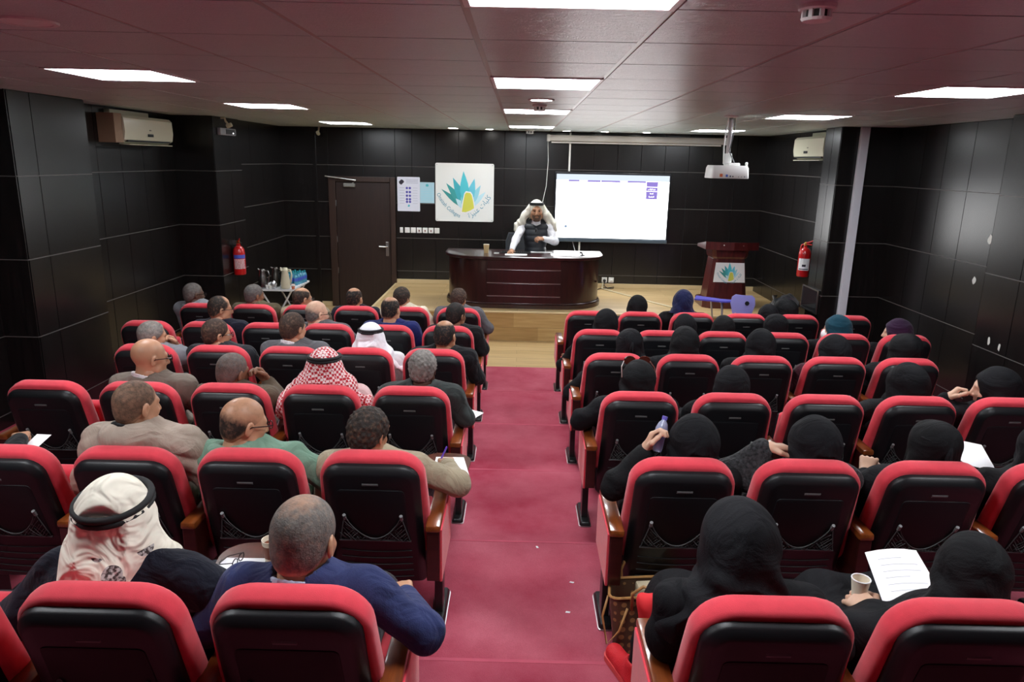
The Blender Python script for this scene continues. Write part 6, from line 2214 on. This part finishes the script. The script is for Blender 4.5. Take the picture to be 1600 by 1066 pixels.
s = SDF((-0.45, -0.25, 0.05), (0.45, 0.45, 1.30), 0.012)
s.ell((0, 0.03, 1.0), (0.172, 0.105, 0.18), 0)
s.cone(L['sl'], 0.060, L['sr'], 0.060, 0.06)
s.cone((0, 0.02, 0.9), 0.135, (0, 0.0, 0.12), 0.19, 0.06)
arms_(s, L, 0.012, 0.035, 0.95)
s.cone(L['nb'] - np.array((0, 0, 0.04)), 0.075, L['nb'] + np.array((0, 0, 0.02)), 0.068, 0.03)
s.cone(L['nb'] + np.array((0, 0, 0.0)), 0.056, L['nb'] + np.array((0, 0.02, 0.15)), 0.06, 0.0, 's')
s.warp(lambda x, y, z: 0.003 * np.sin(50 * z + 30 * x) * np.sin(20 * x))
soft('robe', s.nets(), WHITEC, spk)
s = SDF((-0.30, -0.20, 0.52), (0.30, 0.30, 1.26), 0.0095)
s.ell((0, 0.035, 1.0), (0.180, 0.132, 0.19), 0)
s.cone((-0.14, 0.03, 1.115), 0.076, (0.14, 0.03, 1.115), 0.076, 0.06)
s.cone((0, 0.03, 0.92), 0.155, (0, 0.02, 0.62), 0.165, 0.06)
s.chain([(-0.075, 0.04, 1.19), (0, 0.0, 1.20), (0.075, 0.04, 1.19)], [0.045, 0.05, 0.045], 0.03)
s.cone((0, 0.06, 1.16), 0.062, (0, 0.09, 1.34), 0.07, 0.01, 's')
s.cone((0, 0.16, 1.14), 0.03, (0, 0.2, 1.22), 0.05, 0.02, 's')
for e in (-1, 1):
    s.clip(lambda x, y, z: e * x - 0.188 + 0 * y + 0 * z)
s.warp(lambda x, y, z: -0.012 * np.abs(np.sin((z - 0.55) * PI / 0.088)) ** 0.6 + 0.006 + 0 * x + 0 * y)
soft('quilted_vest', s.nets(), mat('vest_nylon', (0.012, 0.015, 0.02), 0.42), spk)
obj('zip', MB().box((-0.004, 0.158, 0.84), (0.004, 0.176, 1.02)), M_CHROME, spk)
b = MB()
b.tube([(0.0, 0.172, 1.10), (0.0, 0.185, 1.085), (0.0, 0.186, 1.05)], [0.014, 0.02, 0.012], 8)
obj('clip_microphone', b.mesh('clip_microphone', smooth=True), M_BLACKM, spk)
soft('headcloth', xf(ghutra_shape(0.008, 'front'), headM(H, 0.03, 0.04, 0, 1.16)), cloth('speaker_headcloth', (226, 222, 206), 0.8), spk)
agal(headM(H, 0.03, 0.04, 0, 1.16), spk, lift=0.072, tilt=0.05, r=(0.086, 0.104))
s = SDF((-0.10, -0.03, -0.15), (0.10, 0.13, 0.0), 0.006)
s.ell((0, 0.030, -0.04), (0.067, 0.074, 0.090), 0)
s.cone((-0.02, 0.062, -0.104), 0.027, (0.02, 0.062, -0.104), 0.027, 0.03)
s.clip(lambda x, y, z: z + 0.052 - 0.5 * np.clip(np.abs(x) - 0.03, 0, 1) + 0 * y)
s.ell((0, 0.1, -0.070), (0.022, 0.03, 0.012), 0.006, 's')
soft('beard', xf(s.nets(), HM), hairmat('beard', (96, 76, 64)), spk)
for e in (-1, 1):
    b = MB()
    b.lathe([(0.001, -0.0075), (0.006, -0.005), (0.0075, 0.0), (0.006, 0.005), (0.001, 0.0075)], 10, HM @ Matrix.Translation((e * 0.031, 0.086, 0.0)))
    obj('eye', b.mesh('eye', smooth=True), mat('eye_dark', srgb(40, 28, 24), 0.2), spk)
    b = MB()
    b.tube([HM @ Vector((e * 0.016, 0.092, 0.019)), HM @ Vector((e * 0.033, 0.090, 0.024)), HM @ Vector((e * 0.050, 0.078, 0.018))], [0.004, 0.005, 0.003], 6)
    obj('eyebrow', b.mesh('eyebrow'), HAIRM['black'], spk)

# ================================================================== SMALL THINGS AMONG THE SEATS
TOPZ = [RHO * k for k in range(6)]
tablet('L', 5, 1, 0.20, 0.52, 0.10)
pz = TOPZ[5] + 0.647


def paper(loc, poly, label, rot=(0, 0, 0), grp='papers held or lying among the seats'):
    o = obj('paper_sheet', MB().prism(poly, 0.0, 0.002), M_PAPER, None, loc, rot)
    return tag(o, label, 'paper', grp)


paper((-1.035, 2.42, pz), [(-0.085, -0.05), (0.085, -0.055), (0.10, 0.055), (-0.055, 0.06)], 'white paper under folded glasses on the brown seat tablet', (0, 0, 0.05))
b = MB()
for e in (-1, 1):
    b.tube([(e * 0.022 + 0.018 * math.cos(a), 0, 0.022 + 0.014 * math.sin(a)) for a in [2 * PI * i_ / 12 for i_ in range(12)]], 0.0022, 5, True)
    b.tube([(e * 0.04, 0, 0.03), (e * 0.03, 0.06, 0.012), (e * -0.01, 0.075, 0.006)], 0.002, 5)
b.tube([(-0.006, 0, 0.026), (0.006, 0, 0.026)], 0.002, 5)
tag(obj('folded_glasses', b, M_GLASSES, None, (-1.03, 2.43, pz + 0.001), (0, 0, 1.4)), 'black folded glasses lying on the paper on the seat tablet', 'glasses')
cp = thing('coffee_cup', 'paper coffee cup with a brown band on the seat tablet', 'cup', (-0.915, 2.47, pz))
obj('cup_wall', MB().lathe([(0.001, 0.0), (0.026, 0.0), (0.036, 0.09), (0.034, 0.09), (0.024, 0.006), (0.001, 0.006)], 18).mesh('cup_wall', auto=40), mat('cup_cream', srgb(226, 216, 196), 0.6), cp)
obj('cup_band', MB().lathe([(0.0285, 0.018), (0.0345, 0.07)], 18).mesh('cup_band', auto=40), mat('cup_band_brown', srgb(120, 62, 40), 0.6), cp)
tablet('L', 4, 0, 0.25, 0.46, -0.08)
paper((-0.33, 3.50, TOPZ[4] + 0.650), [(-0.09, -0.13), (0.11, -0.13), (0.06, 0.15), (-0.09, 0.15)], 'white sheet under the writing hand, fifth row aisle', (0, 0, 0.02))
pn = thing('pen', 'purple pen in the hand of the writing man, fifth row aisle', 'pen', (-0.385, 3.52, TOPZ[4] + 0.69))
obj('barrel', MB().tube([(0, 0, 0), (0.03, 0.04, 0.06)], 0.005, 6), mat('pen_purple', srgb(90, 50, 170), 0.4), pn)
obj('tip', MB().tube([(-0.012, -0.016, -0.024), (0, 0, 0)], [0.001, 0.005], 6), M_WHITE, pn)
paper((-0.28, 4.58, TOPZ[3] + 0.645), [(-0.08, -0.09), (0.02, -0.10), (0.07, 0.0), (-0.08, 0.10)], 'white sheet sticking out over the aisle, fourth row')
paper((-2.60, 3.62, TOPZ[4] + 0.69), [(-0.02, -0.10), (0.05, -0.10), (0.06, 0.08), (-0.02, 0.09)], 'cream notepaper under the hand at the far left edge', (0.15, 0.0, 0.1))
# the large white sheet held in the rearmost row, gently curved
V, F = [], []
for a in range(7):
    for c_ in range(5):
        u, v = a / 6.0, c_ / 4.0
        x = 1.235 + 0.075 * u + (0.20 + 0.03 * (1 - u)) * v
        y = 2.06 + 0.37 * u + 0.02 * v
        z = 1.065 + 0.055 * u - 0.045 * (v - 0.3) ** 2 + 0.02 * v
        V.append((x, y, z))
for a in range(6):
    for c_ in range(4):
        F.append((a * 5 + c_, a * 5 + c_ + 1, a * 5 + c_ + 6, a * 5 + c_ + 5))
nV = len(V)
V += [(x, y, z - 0.0015) for x, y, z in V]
F += [tuple(i_ + nV for i_ in f[::-1]) for f in F]
big = tag(obj('paper_sheet', mesh_np('paper_sheet', V, F, True), M_PAPER), 'large white printed sheet held by the woman in the rearmost row', 'paper', 'papers held or lying among the seats')
for j in range(6):
    u = 0.86 - 0.09 * j
    pts = []
    for v in np.linspace(0.18, 0.85 if j % 3 else 0.6, 6):
        pts.append((1.235 + 0.075 * u + (0.20 + 0.03 * (1 - u)) * v, 2.06 + 0.37 * u + 0.02 * v, 1.0655 + 0.055 * u - 0.045 * (v - 0.3) ** 2 + 0.02 * v))
    obj('printed_line', MB().tube(pts, 0.0006, 4), mat('print_faint', srgb(206, 208, 218), 0.7), big)
cp = thing('coffee_cup', 'small paper coffee cup in the hand of the woman in the rearmost row', 'cup', (1.225, 2.27, 1.03))
obj('cup_wall', MB().lathe([(0.001, 0.0), (0.022, 0.0), (0.032, 0.075), (0.030, 0.075), (0.020, 0.006), (0.001, 0.006)], 18).mesh('cup_wall', auto=40), MATS['cup_cream'], cp)
obj('cup_rim', MB().tube([(0.031 * math.cos(a), 0.031 * math.sin(a), 0.075) for a in [2 * PI * i_ / 16 for i_ in range(16)]], 0.0025, 5, True), M_PAPER, cp)
paper((2.38, 3.50, TOPZ[4] + 0.80), [(-0.16, -0.10), (0.05, -0.13), (0.06, 0.10), (-0.16, 0.12)], 'white sheet held by the veiled woman, fifth row', (0.25, 0.1, -0.15))
wbt = thing('water_bottle', 'small clear water bottle lifted by the woman, fifth row', 'bottle', (0.672, 3.22, TOPZ[4] + 0.895), 0.0, 'held bottle')
wbt.rotation_euler = (-0.2, 0.25, 0)
obj('bottle_body', bm_body, mat('clear_bottle', srgb(196, 204, 236), 0.12, spec=0.6, trans=0.5), wbt)
obj('bottle_cap', bm_cap, mat('cap_violet', srgb(110, 96, 190), 0.4), wbt)

# ---- tote bag and red trainer beside the aisle
tg = thing('tote_bag', 'brown monogram tote bag with tan handles on the aisle floor', 'bag', (0.62, 2.96, TOPZ[4]), 0.12)
tg.scale = (1.1, 1.1, 1.1)
b = MB()
pl = outline(0.15, 0.13, -0.075, 0.075, 0.03, 0.03, 4)
rings = [[(x * sx_, y * sy_, z) for x, y in pl] for z, sx_, sy_ in ((0.0, 0.85, 0.9), (0.02, 0.9, 0.95), (0.15, 1.0, 1.0), (0.30, 1.12, 1.0))]
inn_ = [[(x * sx_ * 0.97, y * sy_ * 0.94, z) for x, y in pl] for z, sx_, sy_ in ((0.30, 1.12, 1.0), (0.03, 0.9, 0.95))]
obj('bag_body', MB().loft(rings + inn_).mesh('bag_body', auto=40), M_MONO, tg)
M_TANL = mat('tan_leather', srgb(176, 130, 78), 0.45)
obj('bag_lining', MB().loft([[(x * sx_, y * sy_, z) for x, y in pl] for z, sx_, sy_ in ((0.035, 0.86, 0.88), (0.20, 0.95, 0.90))]), mat('lining_red', srgb(150, 52, 54), 0.7), tg)
obj('rim_trim', MB().tube([(x * 1.115, y * 0.985, 0.30) for x, y in pl], 0.006, 6, True), M_TANL, tg)
for sy_ in (-1, 1):
    obj('bag_handle', MB().tube([(-0.08, sy_ * 0.078, 0.25), (-0.085, sy_ * 0.09, 0.33), (-0.05, sy_ * 0.12, 0.38), (0.0, sy_ * 0.13, 0.36), (0.05, sy_ * 0.12, 0.36), (0.085, sy_ * 0.09, 0.32), (0.08, sy_ * 0.078, 0.25)], 0.007, 6).mesh('bag_handle', smooth=True), M_TANL, tg)
obj('bag_strap', MB().tube([(-0.165, -0.02, 0.28), (-0.19, -0.04, 0.20), (-0.17, -0.06, 0.08), (-0.13, -0.09, 0.16), (-0.10, -0.085, 0.26)], 0.005, 6).mesh('bag_strap', smooth=True), M_TANL, tg)
obj('inner_pouch', MB().box((-0.04, -0.03, 0.18), (0.11, 0.03, 0.315), c=0.01), mat('pouch_cream', srgb(206, 190, 160), 0.5), tg)
sh = thing('red_trainer', 'bright red trainer on a foot stretched into the aisle', 'shoe', (0.50, 2.69, TOPZ[5] + 0.002), 0.35)
s = SDF((-0.07, -0.16, -0.01), (0.07, 0.18, 0.16), 0.007)
s.cone((0, -0.09, 0.045), 0.042, (0, 0.10, 0.040), 0.040, 0.02)
s.cone((0, -0.08, 0.06), 0.042, (0, -0.085, 0.12), 0.042, 0.03)
s.cone((0, 0.0, 0.055), 0.035, (0, -0.07, 0.10), 0.035, 0.03)
s.cone((0, -0.085, 0.08), 0.030, (0, -0.085, 0.17), 0.034, 0.004, 's')
s.clip(lambda x, y, z: 0.018 - z + 0 * x + 0 * y)
M_TRAIN = mat('trainer_red', srgb(214, 34, 44), 0.6, bump=0.4, bscale=200)
soft('upper', s.nets(), M_TRAIN, sh)
obj('sole', MB().prism([(x * 1.0, y) for x, y in outline(0.042, 0.044, -0.135, 0.145, 0.035, 0.04, 6)], 0.0, 0.026).mesh('sole', auto=40), mat('sole_coral', srgb(226, 84, 84), 0.6), sh)
b = MB()
for j in range(4):
    b.tube([(-0.022, -0.02 + 0.025 * j, 0.085 - 0.007 * j), (0, -0.018 + 0.025 * j, 0.094 - 0.007 * j), (0.022, -0.02 + 0.025 * j, 0.085 - 0.007 * j)], 0.003, 5)
obj('laces', b, mat('lace_red', srgb(230, 90, 96), 0.7), sh)
s = SDF((-0.06, -0.16, 0.06), (0.12, 0.0, 0.40), 0.010)
s.chain([(0, -0.085, 0.09), (0.02, -0.09, 0.22), (0.06, -0.10, 0.38)], [0.034, 0.045, 0.055], 0.02)
soft('trouser_cuff', s.nets(), AB[0], sh)
rc = tag(obj('red_cloth', (lambda q: (q.chain([(0, 0, 0.16), (0.01, -0.02, 0.05), (0.0, -0.03, 0.0)], [0.045, 0.04, 0.02], 0.02), q.warp(lambda x, y, z: 0.006 * np.sin(90 * x + 40 * z)), mesh_np('red_cloth', *q.nets(), True))[-1])(SDF((-0.09, -0.1, -0.04), (0.09, 0.09, 0.23), 0.009)),
             mat('scarlet_cloth', srgb(206, 26, 34), 0.8), None, (0.50, 2.33, TOPZ[5] + 0.43)), 'bright red cloth hanging over the front of the aisle armrest', 'cloth')
for j, (x, y, k) in enumerate(((0.29, 3.23, 4), (-0.13, 2.83, 4), (0.15, 3.86, 4), (0.33, 3.5, 4))):
    tag(obj('paper_scrap', MB().prism([(-0.012, -0.004), (0.010, -0.006), (0.014, 0.004), (-0.008, 0.008)], 0, 0.002), M_PAPER, None, (x, y, TOPZ[k] + 0.001), (0, 0, j)),
        'tiny white paper scrap on the red aisle carpet', 'scrap', 'paper scraps in the aisle')
